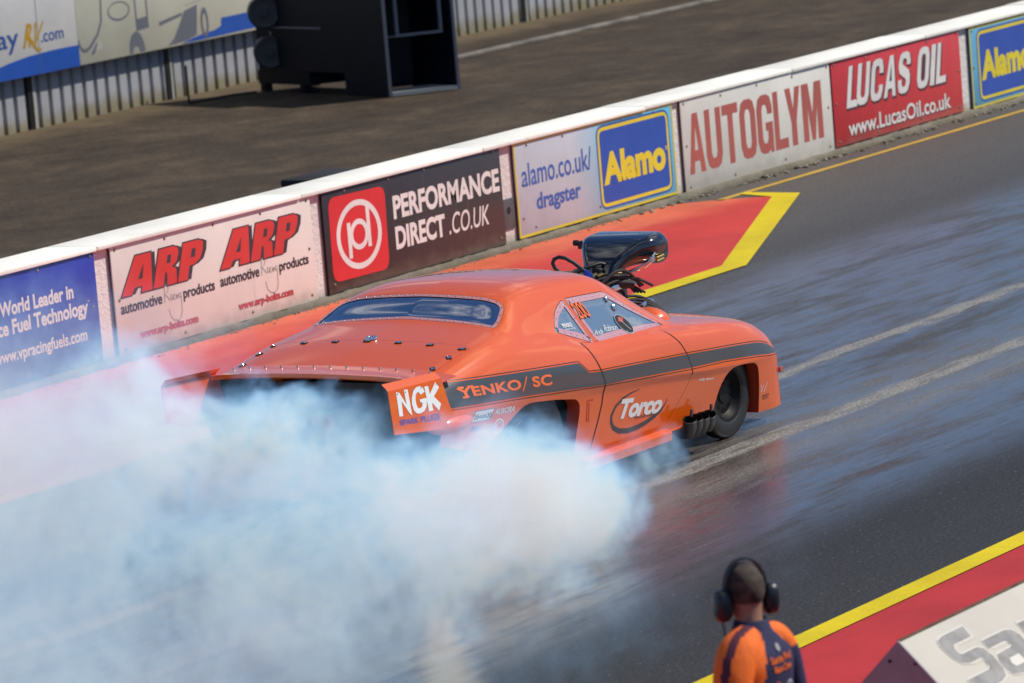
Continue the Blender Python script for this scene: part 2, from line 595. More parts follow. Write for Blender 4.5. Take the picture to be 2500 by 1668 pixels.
def paint_material(name, fresh, worn, ylo, yhi, wear=0.5, rough=0.5):
    """Road paint: fresh towards ylo, worn and dusty towards yhi, scuffed through to asphalt in places."""
    m = bpy.data.materials.new(name)
    m.use_nodes = True
    t = NT(m.node_tree)
    p, x, y, z = pos_nodes(t)
    nz = t.noise(vec(t, t.m('MULTIPLY', x, 0.5), t.m('MULTIPLY', y, 1.6)), 1.0, 6, 0.62, 0.4)
    fy = t.smooth(t.m('ADD', y, t.m('MULTIPLY', t.m('SUBTRACT', nz, 0.5), 1.6)), ylo, yhi)
    col = t.mix(fy, fresh, worn)
    col = t.vm('SCALE', col, scale=t.smooth(t.noise(p, 1.3, 6, 0.65), 0.25, 0.75, 0.86, 1.12))
    fine = t.noise(p, 60.0, 4, 0.7)
    col = t.vm('SCALE', col, scale=t.smooth(fine, 0.25, 0.75, 0.90, 1.08))
    scr = t.noise(vec(t, t.m('MULTIPLY', x, 3.0), t.m('MULTIPLY', y, 16.0)), 1.0, 5, 0.7)
    sc_ = t.m('MULTIPLY', t.smooth(scr, 0.62, 0.74), wear)
    col = t.mix(sc_, col, (.07, .06, .055))
    vo = t.n('ShaderNodeTexVoronoi', {'Vector': p, 'Scale': 7.0})
    sp = t.m('MULTIPLY', t.smooth(vo.outputs['Distance'], 0.055, 0.03), t.smooth(t.noise(p, 2.2, 2), 0.5, 0.56))
    col = t.mix(sp, col, (.03, .02, .02))
    b = t.n('ShaderNodeBsdfPrincipled', {'Base Color': col, 'Roughness': rough, 'Specular IOR Level': 0.15})
    t.put(b, 'Normal', t.n('ShaderNodeBump', {'Strength': 0.22, 'Distance': 0.004, 'Height': t.noise(p, 130.0, 3, 0.7)}))
    t.n('ShaderNodeOutputMaterial', {0: b})
    return m

def yard_material():
    m = bpy.data.materials.new('brown_tarmac')
    m.use_nodes = True
    t = NT(m.node_tree)
    p, x, y, z = pos_nodes(t)
    a = t.noise(vec(t, t.m('MULTIPLY', x, 0.55), t.m('MULTIPLY', y, 0.8)), 1.0, 7, 0.66, 0.3)
    b_ = t.noise(p, 2.2, 6, 0.7)
    col = t.ramp(t.m('ADD', t.m('MULTIPLY', a, 0.6), t.m('MULTIPLY', b_, 0.4)), [(0.36, (.034, .025, .017)), (0.5, (.058, .043, .029)), (0.64, (.100, .074, .047))])
    st = t.smooth(t.noise(p, 0.9, 6, 0.7, 0.8), 0.60, 0.75)
    col = t.mix(t.m('MULTIPLY', st, 0.5), col, (.022, .020, .018))
    col = t.vm('SCALE', col, scale=t.smooth(t.noise(p, 22.0, 5, 0.75), 0.28, 0.72, 0.55, 1.45))
    # sandy silt gathered along the foot of the fence
    sand = t.m('MULTIPLY', t.smooth(t.m('ADD', y, t.m('MULTIPLY', t.noise(p, 1.6, 5), 1.6)), 19.6, 20.6), 0.6)
    col = t.mix(sand, col, (.17, .13, .075))
    bb = t.n('ShaderNodeBsdfPrincipled', {'Base Color': col, 'Roughness': 0.85, 'Specular IOR Level': 0.2})
    t.put(bb, 'Normal', t.n('ShaderNodeBump', {'Strength': 0.4, 'Distance': 0.01, 'Height': t.noise(p, 60.0, 5, 0.7)}))
    t.n('ShaderNodeOutputMaterial', {0: bb})
    return m

def sheet(name, pts, z, m):
    V, F = cdt(np.asarray(pts, float))
    return tag(mesh(name, [(a, b, z) for a, b in V], F, m), kind='structure')
XA, XB = -140.0, 260.0
sheet('ground', [(-400, -300), (600, -300), (600, 500), (-400, 500)], -0.012, yard_material())
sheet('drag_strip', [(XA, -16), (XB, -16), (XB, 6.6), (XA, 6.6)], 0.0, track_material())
M_red = paint_material('red_track_paint', (.56, .045, .036), (.70, .17, .085), 5.5, 6.6, 0.6)
M_rednear = paint_material('red_apron_paint', (.46, .032, .030), (.46, .032, .030), 40, 50, 0.35)
M_yel = paint_material('yellow_line_paint', (.66, .52, .002), (.66, .52, .002), 40, 50, 0.45)
M_yelold = paint_material('old_yellow_line', (.52, .34, .06), (.52, .34, .06), 40, 50, 0.9, 0.7)
tip, kink = (15.0, 5.42), (10.47, 3.47)
sheet('red_island', [(XA, 3.70), (10.47, 3.70), (14.83, 5.50), (14.60, 6.05), (14.2, 6.50), (XA, 6.50)], 0.004, M_red)
sheet('yellow_island_line', [(XA, 3.47), kink, tip, (15.05, 6.06), (14.93, 6.08), (14.74, 5.60), (10.42, 3.70), (XA, 3.70)], 0.008, M_yel)
sheet('edge_line', [(14.5, 6.04), (XB, 6.04), (XB, 6.13), (14.5, 6.13)], 0.004, M_yelold)
sheet('red_apron', [(XA, -9.4), (XB, -9.4), (XB, -4.64), (XA, -4.64)], 0.004, M_rednear)
sheet('yellow_apron_line', [(XA, -4.636), (XB, -4.636), (XB, -4.455), (XA, -4.455)], 0.008, M_yel)
kb = MB()
kb.box((54.6, 18.0, 0.01), (54, 0.14, 0.05), bev=0.012)
tag(kb.build('kerb', mat('pale_kerb_stone', (.22, .20, .17), 0.8, vary=0.5, vscale=2, bump=0.5)), kind='structure')

# ------------------------------------------------------------------ the trackside barrier
def weathered(name, col, dirt, zlo, zhi, rough=0.7, bump=0.5, bscale=30.0, amt=0.8):
    """Painted or cast surface with grime of its own gathered between heights zlo (full) and zhi (none)."""
    m = bpy.data.materials.new(name)
    m.use_nodes = True
    t = NT(m.node_tree)
    p, x, y, z = pos_nodes(t)
    nz = t.noise(p, 2.6, 6, 0.68)
    g = t.smooth(t.m('ADD', z, t.m('MULTIPLY', t.m('SUBTRACT', nz, 0.5), (zhi-zlo)*1.6)), zhi, zlo)
    col2 = t.vm('SCALE', tuple(col), scale=t.smooth(t.noise(p, 1.1, 6, 0.6), 0.3, 0.7, 0.90, 1.05))
    c = t.mix(t.m('MULTIPLY', g, amt), col2, dirt)
    run = t.noise(vec(t, t.m('MULTIPLY', x, 9.0), y, t.m('MULTIPLY', z, 0.8)), 1.0, 5, 0.6)
    c = t.mix(t.m('MULTIPLY', t.smooth(run, 0.56, 0.75), 0.22), c, dirt)
    b = t.n('ShaderNodeBsdfPrincipled', {'Base Color': c, 'Roughness': rough, 'Specular IOR Level': 0.3})
    if bump:
        t.put(b, 'Normal', t.n('ShaderNodeBump', {'Strength': bump, 'Distance': 0.02, 'Height': t.noise(p, bscale, 5, 0.65)}))
    t.n('ShaderNodeOutputMaterial', {0: b})
    return m
M_wallpaint = weathered('white_wall_paint', (.74, .70, .67), (.30, .24, .17), 0.02, 0.22, 0.75, 0.8, 24)
M_wallcap = weathered('white_cap_paint', (.88, .87, .80), (.50, .45, .34), 0.2, 0.3, 0.75, 0.25, 14, 0.2)
M_foot = weathered('mossy_concrete', (.26, .24, .19), (.09, .085, .055), -0.02, 0.09, 0.9, 1.0, 40, 0.9)
YW = 6.5697
wall = empty('barrier_wall', (10, 6.8, 0))
tag(wall, 'long low white painted concrete barrier carrying the row of advertising boards beside the strip', 'wall')
def wl(b):
    b.V = [(v[0]-10, v[1]-6.8, v[2]) for v in b.V]
    return b
b = MB()
b.box((35, 6.81, 0.492), (240, 0.44, .985))
wl(b).build('wall_body', M_wallpaint, wall)
b = MB()
for i in range(80):
    x0 = -85+i*3.0
    dz = random.uniform(-.005, .005)
    b.box((x0+1.5, 6.795+random.uniform(-.006, .006), 1.004+dz), (2.984, 0.53, 0.036), bev=0.006)
wl(b).build('cap', M_wallcap, wall)
b = MB()
fv, ff = [], []
nx = 1400
for i in range(nx):
    x = -60+i*0.1
    j1, j2 = random.uniform(-.02, .02), random.uniform(-.015, .02)
    fv += [(x, 6.50+j1-.02, -0.01), (x, 6.515+j1*.6, 0.045+j2), (x, 6.60, 0.062)]
for i in range(nx-1):
    for k in range(2):
        a = i*3+k
        ff.append((a, a+3, a+4, a+1))
b.raw(fv, ff)
wl(b).build('footing', M_foot, wall)
b = MB()
b.box((11.418, 6.583, 0.335), (0.20, 0.02, 0.29), 0, 0.004)
b.lathe([(0.0, -0.002), (0.034, -0.002), (0.036, 0.0)], 1, 20, 'Y', (11.416, 6.572, 0.37))
wl(b).build('socket_plate', [mat('socket_plate_grey', (.10, .095, .10), 0.5, vary=.3), M_gap], wall)
b = MB()
b.box((14.43, 6.545, 0.03), (0.12, 0.06, 0.05), 0, 0.006)
wl(b).build('drain_slot', M_gap, wall)
# loose grit along the foot of the wall
b = MB()
for i in range(420):
    x = random.uniform(2.5, 24)
    s = random.uniform(.006, .022)*(1.4 if x > 13.5 else .8)
    y = 6.48-abs(random.gauss(0, .045))
    q = bmesh.new()
    bmesh.ops.create_icosphere(q, subdivisions=1, radius=1.0)
    for v in q.verts:
        v.co = Vector((v.co.x*s*random.uniform(.7, 1.5)+x, v.co.y*s*random.uniform(.7, 1.3)+y, v.co.z*s*random.uniform(.4, .9)+s*.3))
    b.bm(q, random.choice((0, 0, 1)))
tag(b.build('gravel', [mat('pale_grit', (.24, .22, .17), .9), mat('dark_grit', (.07, .06, .045), .9)]), kind='stuff')

# ------------------------------------------------------------------ advertising boards
def board_face(name, col, rough=0.35, dirt=0.25, col2=None, x0=0, x1=1):
    m = bpy.data.materials.new(name)
    m.use_nodes = True
    t = NT(m.node_tree)
    p, x, y, z = pos_nodes(t)
    c = tuple(col)+(1,)
    if col2 is not None:
        c = t.mix(t.smooth(x, x0, x1), col, col2)
    nz = t.noise(p, 1.6, 6, 0.65)
    c = t.vm('SCALE', c if not isinstance(c, tuple) else c[:3], scale=t.smooth(nz, 0.3, 0.7, 0.92, 1.04))
    g = t.smooth(t.m('ADD', z, t.m('MULTIPLY', t.m('SUBTRACT', t.noise(p, 5, 5, .7), .5), .35)), 0.22, 0.03)
    run = t.smooth(t.noise(vec(t, t.m('MULTIPLY', x, 14.0), y, t.m('MULTIPLY', z, 0.7)), 1.0, 4, 0.6), 0.58, 0.8)
    c = t.mix(t.m('MULTIPLY', t.m('MAXIMUM', g, t.m('MULTIPLY', run, .5)), dirt), c, (.30, .24, .18))
    b = t.n('ShaderNodeBsdfPrincipled', {'Base Color': c, 'Roughness': rough, 'Specular IOR Level': 0.35})
    t.n('ShaderNodeOutputMaterial', {0: b})
    return m
M_screw = mat('board_screw', (.20, .17, .14), .5)
GRP = 'advertising boards along the barrier'
def board(x0, x1, z0, z1, face, label, screws):
    o = empty('advertising_board', ((x0+x1)/2, YW, 0))
    tag(o, label, 'sign', GRP)
    xm = (x0+x1)/2
    b = MB()
    b.box((0, -.006, (z0+z1)/2), (x1-x0, .014, z1-z0), 0, .003)
    b.box((0, .0045, (z0+z1)/2), (x1-x0+.016, .006, z1-z0+.016), 1)
    b.build('panel', [face, M_line], o)
    b = MB()
    for u, v in screws:
        b.lathe([(0.0, -.022), (.008, -.021), (.014, -.017), (.015, -.013)], 0, 10, 'Y', (x0+u*(x1-x0)-xm, 0, z0+v*(z1-z0)))
    b.build('screw', M_screw, o)
    fl = Flat((-xm, -.013, 0), (1, 0, 0), (0, 0, 1))
    return o, fl
SCR = [(.02, .96), (.26, .95), (.5, .96), (.74, .95), (.98, .96), (.03, .05), (.32, .05), (.66, .06), (.97, .06), (.022, .5), (.976, .5)]
C = lambda n, c: mat(n, c, .4, vary=.08)
# 1 deep blue fuel board
o, fl = board(2.03, 4.978, .065, .995, board_face('deep_blue_face', (.028, .040, .36), .35, .1),
              'deep blue advertising board carrying only lines of plain white lettering', SCR)
art('lettering', [T_('The World Leader in', rect(3.40, .645, 4.655, .768), 0, .002, .034),
                  T_('Race Fuel Technology', rect(3.47, .45, 4.835, .612), 0, .002, .034),
                  T_('www.vpracingfuels.com', rect(3.545, .24, 4.785, .375), 0, .002, .024),
                  T_('TM', rect(4.83, .585, 4.86, .60), 0, .002, .01)], C('board_white', (.72, .72, .74)), fl, o)
# 2 white bolt board, twice the same mark
o, fl = board(5.205, 8.155, .055, .995, board_face('cream_face', (.74, .67, .62), .4, .45),
              'off-white advertising board with the same slanted red letters printed twice side by side', SCR)
M_arp = [C('arp_red', (.62, .045, .04)), C('arp_shadow', (.045, .040, .05)), C('arp_black', (.035, .03, .035)), C('arp_grey', (.30, .27, .26))]
def arp(x, z, W_, H_):
    """The heavy slanted A R P with its drop shadow; x,z = lower left corner."""
    SH = .115*H_/.30
    def g(u, v):
        return (x+u*W_+v*SH, z+v*H_)
    outs = []
    A = [g(0, 0), g(.10, 1), g(.30, 1), g(.385, 0), g(.25, 0), g(.245, .17), g(.155, .17), g(.125, 0)]
    Ah = [g(.178, .36), g(.238, .36), g(.222, .76)]
    R = [g(.40, 0), g(.40, 1), g(.58, 1), g(.645, .93), g(.665, .8), g(.655, .58), g(.60, .46), g(.66, .40), g(.70, 0), g(.575, 0), g(.55, .33), g(.525, .36), g(.525, 0)]
    Rh = [g(.525, .58), g(.525, .80), g(.57, .80), g(.575, .58)]
    Pp = [g(.71, 0), g(.71, 1), g(.91, 1), g(.975, .92), g(.985, .70), g(.965, .48), g(.90, .37), g(.835, .36), g(.835, 0)]
    Ph = [g(.835, .57), g(.835, .80), g(.885, .80), g(.89, .57)]
    for L, h in ((A, Ah), (R, Rh), (Pp, Ph)):
        outs.append(P_(np.array(L), 0, .004, [np.array(h)]))
        for e, off in ((.012, .0032),):
            outs.append(P_(inset(np.array(L), -e), 1, off))
        sh = np.array(L)+np.array([.055, -.002])
        outs.append(P_(sh, 1, .0024))
    return outs
pp = arp(5.30, .545, 1.13, .318)+arp(6.73, .55, 1.13, .318)
for dx, w1, w2, w3, zz in ((0, 5.275, 6.165, 6.625, 0), (1.437, 6.71, 7.60, 8.055, .003)):
    pp += [T_('automotive', rect(w1, .400+zz, w1+.585, .492+zz), 2, .003, .022),
           T_('products', rect(w2, .365+zz, w3, .486+zz), 2, .003, .022)]
    xs = w1+.60
    # thin handwritten word between the two
    for s_ in ([(.02, .0), (.03, .14), (.02, .15), (.07, .155), (.085, .12), (.07, .09), (.03, .075), (.10, .01)],
               [(.13, .055), (.115, .06), (.108, .03), (.118, .01), (.135, .03), (.137, .055), (.138, .01)],
               [(.17, .05), (.155, .055), (.148, .03), (.155, .01), (.17, .012)], [(.185, .05), (.186, .01)],
               [(.20, .01), (.20, .05), (.203, .035), (.215, .052), (.222, .01)],
               [(.255, .05), (.24, .055), (.233, .03), (.243, .012), (.257, .03), (.258, .055), (.256, -.10), (.235, -.155), (.19, -.175), (.13, -.165), (.09, -.13), (.07, -.06)]):
        pp.append(P_(stroke([(xs+a, .40+zz+b_) for a, b_ in s_], .006), 3, .003))
    pp.append(T_('www.arp-bolts.com', rect(w1+.232, .140, w1+1.07, .228), 1, .0028, .045))
    pp.append(T_('www.arp-bolts.com', rect(w1+.235, .143, w1+1.067, .225), 0, .0036, .022))
art('lettering', pp, M_arp, fl, o)
# 3 black insurer board
o, fl = board(8.342, 11.308, .065, 1.003, board_face('black_face', (.045, .040, .044), .3, .3),
              'black advertising board with a rounded red emblem holding a white ring', [(.12, .95), (.36, .95), (.56, .95), (.96, .96), (.97, .07), (.03, .08)])
pp = [P_(rounded([(8.415, .160), (8.430, .925), (9.342, .912), (9.318, .150)], .11), 0, .002)]
cx0, cz0 = 8.877, .535
pp.append(P_(ellipse(cx0, cz0, .362, .315), 1, .0035, [ellipse(cx0, cz0, .302, .262)]))
pp.append(P_(ellipse(cx0, cz0+.0, .150, .140), 1, .0035, [ellipse(cx0, cz0, .098, .092)]))
pp.append(P_([(cx0-.185, cz0-.20), (cx0-.185, cz0+.125), (cx0-.130, cz0+.125), (cx0-.130, cz0-.20)], 1, .0037))
pp.append(P_([(cx0+.130, cz0-.135), (cx0+.130, cz0+.235), (cx0+.185, cz0+.235), (cx0+.185, cz0-.135)], 1, .0037))
art('emblem', pp, [C('emblem_red', (.66, .030, .035)), C('emblem_white', (.78, .75, .72))], fl, o)
art('lettering', [T_('PERFORMANCE', rect(9.455, .577, 11.262, .797), 0, .002, .038), T_('DIRECT', rect(9.455, .297, 10.285, .512), 0, .002, .038),
                  T_('.CO.UK', ((10.345, .30), (10.375, .50), (11.065, .485), (11.03, .295)), 0, .002, .006)], C('pd_white', (.78, .74, .71)), fl, o)
# 4 pale blue car hire board
def hire_square(fl, o, x0, z0, x1, z1, words, nm):
    q = rounded([(x0, z0), (x0, z1), (x1, z1), (x1, z0)], .10)
    art(nm, [P_(inset(q, -.022), 2, .0016), P_(q, 1, .0024), P_(inset(q, .035), 0, .0032)]+words,
        [C('hire_blue', (.030, .085, .42)), C('hire_yellow', (.74, .60, .03)), C('hire_edge_blue', (.03, .10, .38))], fl, o)
def trim(o, fl, x0, x1, z0, z1):
    ring = [(x0, z0), (x1, z0), (x1, z1), (x0, z1)]
    art('border', [P_(ring, 0, .0014, [inset(ring, .026)])], C('border_yellow', (.66, .54, .05)), fl, o)
o, fl = board(11.55, 14.53, .072, .99, board_face('pale_blue_face', (.52, .56, .62), .3, .15, (.13, .45, .68), 12.5, 13.6),
              'pale blue advertising board whose dark blue yellow-edged square follows two lines of lettering', [(.08, .95), (.3, .95), (.88, .95), (.03, .2), (.04, .55), (.1, .08), (.5, .1)])
trim(o, fl, 11.55, 14.53, .072, .99)
hire_square(fl, o, 13.075, .140, 14.428, .925, [T_('Alamo', rect(13.14, .350, 14.335, .672), 1, .0042, .05), P_(ellipse(14.365, .56, .022, .022, 14), 1, .004, [ellipse(14.365, .56, .013, .013, 14)])], 'emblem')
art('lettering', [T_('alamo.co.uk/', rect(11.665, .55, 12.94, .775), 0, .002, .008), T_('dragster', rect(11.89, .255, 12.70, .465), 0, .002, .026)], C('hire_letter_blue', (.05, .12, .42)), fl, o)
# 5 white polish board
o, fl = board(14.70, 17.825, .052, .985, board_face('white_face', (.68, .66, .61), .35, .3),
              'white advertising board with one word in tall faded red capitals', SCR)
def caps_block(word, x0, z0, x1, z1, wd, gap=.035):
    """Tall heavy condensed capitals."""
    G = {'A': ([[(0, 0), (.34, 1), (.66, 1), (1, 0), (.72, 0), (.66, .2), (.34, .2), (.28, 0)]], [[(.39, .38), (.61, .38), (.5, .80)]]),
         'U': ([[(0, 1), (0, .22), (.12, .05), (.32, 0), (.68, 0), (.88, .05), (1, .22), (1, 1), (.68, 1), (.68, .26), (.60, .17), (.40, .17), (.32, .26), (.32, 1)]], []),
         'T': ([[(.34, 0), (.34, .83), (0, .83), (0, 1), (1, 1), (1, .83), (.66, .83), (.66, 0)]], []),
         'O': ([[(0, .22), (0, .78), (.12, .95), (.32, 1), (.68, 1), (.88, .95), (1, .78), (1, .22), (.88, .05), (.68, 0), (.32, 0), (.12, .05)]], [[(.32, .26), (.40, .17), (.60, .17), (.68, .26), (.68, .74), (.60, .83), (.40, .83), (.32, .74)]]),
         'G': ([[(1, .66), (1, .78), (.88, .95), (.68, 1), (.32, 1), (.12, .95), (0, .78), (0, .22), (.12, .05), (.32, 0), (.62, 0), (.76, .06), (.80, 0), (1, 0), (1, .52), (.54, .52), (.54, .38), (.68, .38), (.68, .26), (.60, .17), (.40, .17), (.32, .26), (.32, .74), (.40, .83), (.60, .83), (.68, .74), (.68, .66)]], []),
         'L': ([[(0, 0), (0, 1), (.36, 1), (.36, .17), (1, .17), (1, 0)]], []),
         'Y': ([[(.33, 0), (.33, .40), (0, 1), (.34, 1), (.5, .62), (.66, 1), (1, 1), (.67, .40), (.67, 0)]], []),
         'M': ([[(0, 0), (0, 1), (.34, 1), (.5, .45), (.66, 1), (1, 1), (1, 0), (.74, 0), (.74, .62), (.58, 0), (.42, 0), (.26, .62), (.26, 0)]], []),
         'N': ([[(0, 0), (0, 1), (.30, 1), (.70, .38), (.70, 1), (1, 1), (1, 0), (.72, 0), (.30, .62), (.30, 0)]], []),
         'C': ([[(1, .64), (1, .78), (.88, .95), (.68, 1), (.32, 1), (.12, .95), (0, .78), (0, .22), (.12, .05), (.32, 0), (.68, 0), (.88, .05), (1, .22), (1, .36), (.68, .36), (.68, .26), (.60, .17), (.40, .17), (.32, .26), (.32, .74), (.40, .83), (.60, .83), (.68, .74), (.68, .64)]], []),
         'S': ([[(0, .34), (0, .22), (.12, .05), (.32, 0), (.68, 0), (.88, .05), (1, .22), (1, .40), (.88, .54), (.36, .70), (.32, .76), (.38, .84), (.60, .84), (.68, .76), (.68, .68), (1, .68), (1, .78), (.88, .95), (.68, 1), (.32, 1), (.12, .95), (0, .78), (0, .64), (.10, .50), (.62, .34), (.68, .27), (.62, .16), (.40, .16), (.32, .24), (.32, .34)]], []),
         'I': ([[(0, 0), (0, 1), (1, 1), (1, 0)]], [])}
    W0 = {'I': .38, 'M': 1.32, 'L': .86, ' ': .35}
    tot = sum(W0.get(c, 1.0) for c in word)+gap*(len(word)-1)-gap*1.6*word[:-1].count('L')
    out, cur = [], 0.0
    for c in word:
        wv = W0.get(c, 1.0)
        if c != ' ':
            f = lambda P: np.array([(x0+(cur+a*wv)/tot*(x1-x0), z0+b_*(z1-z0)) for a, b_ in P])
            for L in G[c][0]:
                out.append((f(L), [f(h) for h in G[c][1]]))
        cur += wv+(gap if c != 'L' else -gap*.6)
    return out
art('lettering', [P_(L, 0, .002, H) for L, H in caps_block('AUTOGLYM', 14.80, .222, 17.612, .830, 1, .10)], C('polish_red', (.44, .105, .085)), fl, o)
# 6 red oil board
o, fl = board(17.862, 20.832, .072, .982, board_face('red_face', (.58, .045, .055), .35, .35),
              'red advertising board with white slanted capitals above a white web address', SCR)
pp = []
for L, H in caps_block('LUCAS OIL', 18.14, .452, 20.44, .892, 1, .14):
    sl_ = lambda P: np.column_stack([P[:, 0]+(P[:, 1]-.452)*.26, P[:, 1]])
    pp.append(P_(sl_(L), 0, .004, [sl_(h) for h in H]))
    pp.append(P_(inset(sl_(L), -.010)+np.array([.018, -.018]), 1, .0024))
pp += [T_('www.LucasOil.co.uk', rect(18.155, .150, 20.53, .325), 0, .0036, .02), T_('www.LucasOil.co.uk', rect(18.168, .138, 20.543, .313), 1, .0024, .03)]
art('lettering', pp, [C('oil_white', (.74, .72, .70)), C('oil_shadow', (.10, .03, .035))], fl, o)
# 7 second hire board, mostly the dark square
o, fl = board(21.08, 24.05, .06, .972, board_face('sky_blue_face', (.16, .46, .66), .3, .15),
              'sky blue advertising board that starts with a dark blue yellow-edged square', [(.02, .95), (.02, .5), (.02, .06)])
trim(o, fl, 21.08, 24.05, .06, .972)
hire_square(fl, o, 21.265, .135, 22.66, .905, [T_('Alamo', rect(21.32, .345, 22.56, .68), 1, .0042, .05)], 'emblem')
art('lettering', [T_('alamo.co.uk/', rect(22.74, .55, 23.96, .775), 0, .002, .008), T_('dragster', rect(22.9, .255, 23.7, .465), 0, .002, .026)], C('hire_letter_blue', (.05, .12, .42)), fl, o)

# dark low case just showing over the wall
cs = empty('equipment_case', (10.45, 7.95, 0))
tag(cs, 'black low equipment case whose lid just shows above the barrier behind the black board', 'case')
b = MB()
b.box((-.02, 0, .40), (.86, .62, .78), 0, .02)
b.build('case_body', M_black, cs)
b = MB()
b.box((.02, 0, .83), (.80, .58, .07), 0, .02)
b.box((-.62, .05, .76), (.34, .4, .05), 0, .01)
b.build('lid', M_gap, cs)
b = MB()
b.tube([(-.62, .05, .74), (-.62, .05, .0)], .03)
b.build('stand_leg', M_black, cs)

# ------------------------------------------------------------------ corrugated fence with hoardings
def fence_mat():
    return weathered('painted_steel_sheet', (.36, .37, .40), (.20, .17, .06), 0.0, 0.26, .5, 0, 30, .75)
fe = empty('corrugated_fence', (24, 19.95, 0))
tag(fe, 'grey corrugated steel sheet fence with mossy yellow foot along the far side of the yard', 'fence')
V, F = [], []
xx, prof = -40.0, []
P0, RW = 0.2385, 0.155
while xx < 90:
    prof += [(xx, 0.0), (xx+RW, 0.0), (xx+RW+.012, .055), (xx+P0-.012, .055)]
    xx += P0
for a, d in prof:
    V += [(a-24, d-.05, -.02), (a-24, d-.05, 1.75)]
for i in range(len(prof)-1):
    F.append((2*i, 2*i+2, 2*i+3, 2*i+1))
mesh('sheeting', V, F, fence_mat(), fe)
for px_ in (18.13, 21.07, 24.0, 26.94, 29.9, 32.8, 35.8):
    b = MB()
    b.box((px_-24, -.02, .86), (.10, .09, 1.76), 0, .006)
    b.box((px_-24+.075, -.06, .86), (.035, .012, 1.74), 1)
    b.build('post', [M_black, mat('galvanised_edge', (.42, .42, .38), .5)], fe)

def hoarding(name, x0, x1, z0, z1, face, label):
    o = empty(name, ((x0+x1)/2, 19.74, 0))
    tag(o, label, 'banner')
    b = MB()
    b.box((0, 0, (z0+z1)/2), (x1-x0, .012, z1-z0), 0, .003)
    for k in range(3):
        b.box(((k-1)*(x1-x0)*.42, .075, (z0+z1)/2), (.06, .135, z1-z0-.05), 1)
    b.build('panel', [face, M_black], o)
    return o, Flat((-(x0+x1)/2, -.0065, 0), (1, 0, 0), (0, 0, 1))
M_hw = board_face('banner_white', (.46, .46, .46), .4, .35)
M_hc = board_face('banner_cream', (.50, .49, .40), .4, .35)
MB_blue = C('banner_blue', (.020, .085, .40))
MB_txt = C('banner_text_blue', (.03, .08, .28))
MB_gold = C('banner_gold', (.46, .27, .02))
MB_grey = C('banner_grey', (.14, .15, .18))
MB_pale = C('banner_pale', (.40, .395, .35))
o, fl = hoarding('banner', 17.2, 21.955, .685, 1.95, M_hw, 'white fence banner with two gold script letters and a blue wave along its foot')
art('wave', [P_([(17.2, .685), (21.955, .690), (21.955, .958), (21.4, .957), (20.9, .935), (20.5, .893), (20.2, .845), (19.6, .78), (18.6, .74), (17.2, .73)], 0, .002)], MB_blue, fl, o)
art('lettering', [T_('gray', ((19.88, 1.00), (19.88, 1.25), (20.755, 1.25), (20.755, 1.0)), 0, .002, .012), T_('.com', ((21.20, 1.075), (21.20, 1.19), (21.67, 1.19), (21.67, 1.08)), 0, .002, .012),
                  T_('RV', ((20.83, 1.04), (20.89, 1.345), (21.30, 1.345), (21.19, 1.04)), 1, .0022, .01, 1.0, .2),
                  P_(stroke([(20.82, 1.07), (20.86, 1.06), (20.93, 1.20), (20.98, 1.34)], [.02, .035, .04, .02]), 1, .003),
                  P_(stroke([(20.95, 1.19), (21.06, 1.05), (21.13, .985), (21.20, .995)], [.05, .05, .04, .015]), 1, .003),
                  P_([(21.145, .69), (21.152, .69), (21.152, 1.95), (21.145, 1.95)], 2, .0035)], [MB_txt, MB_gold, MB_grey], fl, o)
o, fl = hoarding('banner', 21.962, 26.6, .692, 1.95, M_hc, 'cream banner printed with a large grey motorhome picture beside a blue band')
art('motorhome_picture', [
    P_(stroke([(21.96, 1.02), (21.985, .93), (22.03, .875), (22.11, .862), (22.2, .90), (22.38, 1.05), (22.47, 1.20), (22.5, 1.5), (22.49, 1.9)], [.02, .04, .05, .05, .045, .04, .035, .03, .03]), 0, .002),
    P_([(22.19, .80), (22.27, .80), (22.39, .945), (22.33, .93)], 0, .002),
    P_([(22.30, .83), (22.44, .85), (22.44, .955), (22.37, .945)], 1, .0022),
    P_(ellipse(22.86, 1.29, .235, .125, 28), 0, .002, [ellipse(22.86, 1.295, .212, .105, 28)]),
    P_(stroke([(23.22, .985), (23.21, 1.9)], .03), 0, .002), P_(stroke([(23.46, 1.0), (23.46, 1.9)], .03), 0, .002),
    P_([(23.23, .99), (23.445, 1.005), (23.445, 1.155), (23.23, 1.14)], 0, .0024),
    P_([(23.02, .71), (23.03, .85), (23.09, .95), (23.18, .99), (23.27, .95), (23.33, .85), (23.36, .715), (23.25, .712), (23.22, .78), (23.16, .80), (23.10, .765), (23.09, .71)], 0, .003),
    P_([(23.86, .715), (24.0, .80), (24.14, .96), (24.27, 1.13), (24.56, 1.18), (24.53, .95), (24.5, .79), (24.3, .74)], 0, .002),
    P_([(23.70, .995), (24.22, 1.075), (24.22, 1.115), (23.70, 1.045)], 0, .0022),
    P_(ellipse(24.70, .93, .085, .20, 28), 0, .003, [ellipse(24.70, .92, .045, .13, 28)]),
    P_(stroke([(24.28, 1.2), (24.85, 1.26), (25.18, 1.33)], .02), 1, .002)], [MB_grey, MB_pale], fl, o)
art('blue_band', [P_([(24.15, .705), (26.6, .735), (26.6, .955), (25.08, .945), (25.06, .84), (24.9, .80), (24.75, .79), (24.45, .76)], 0, .0018)], MB_blue, fl, o)

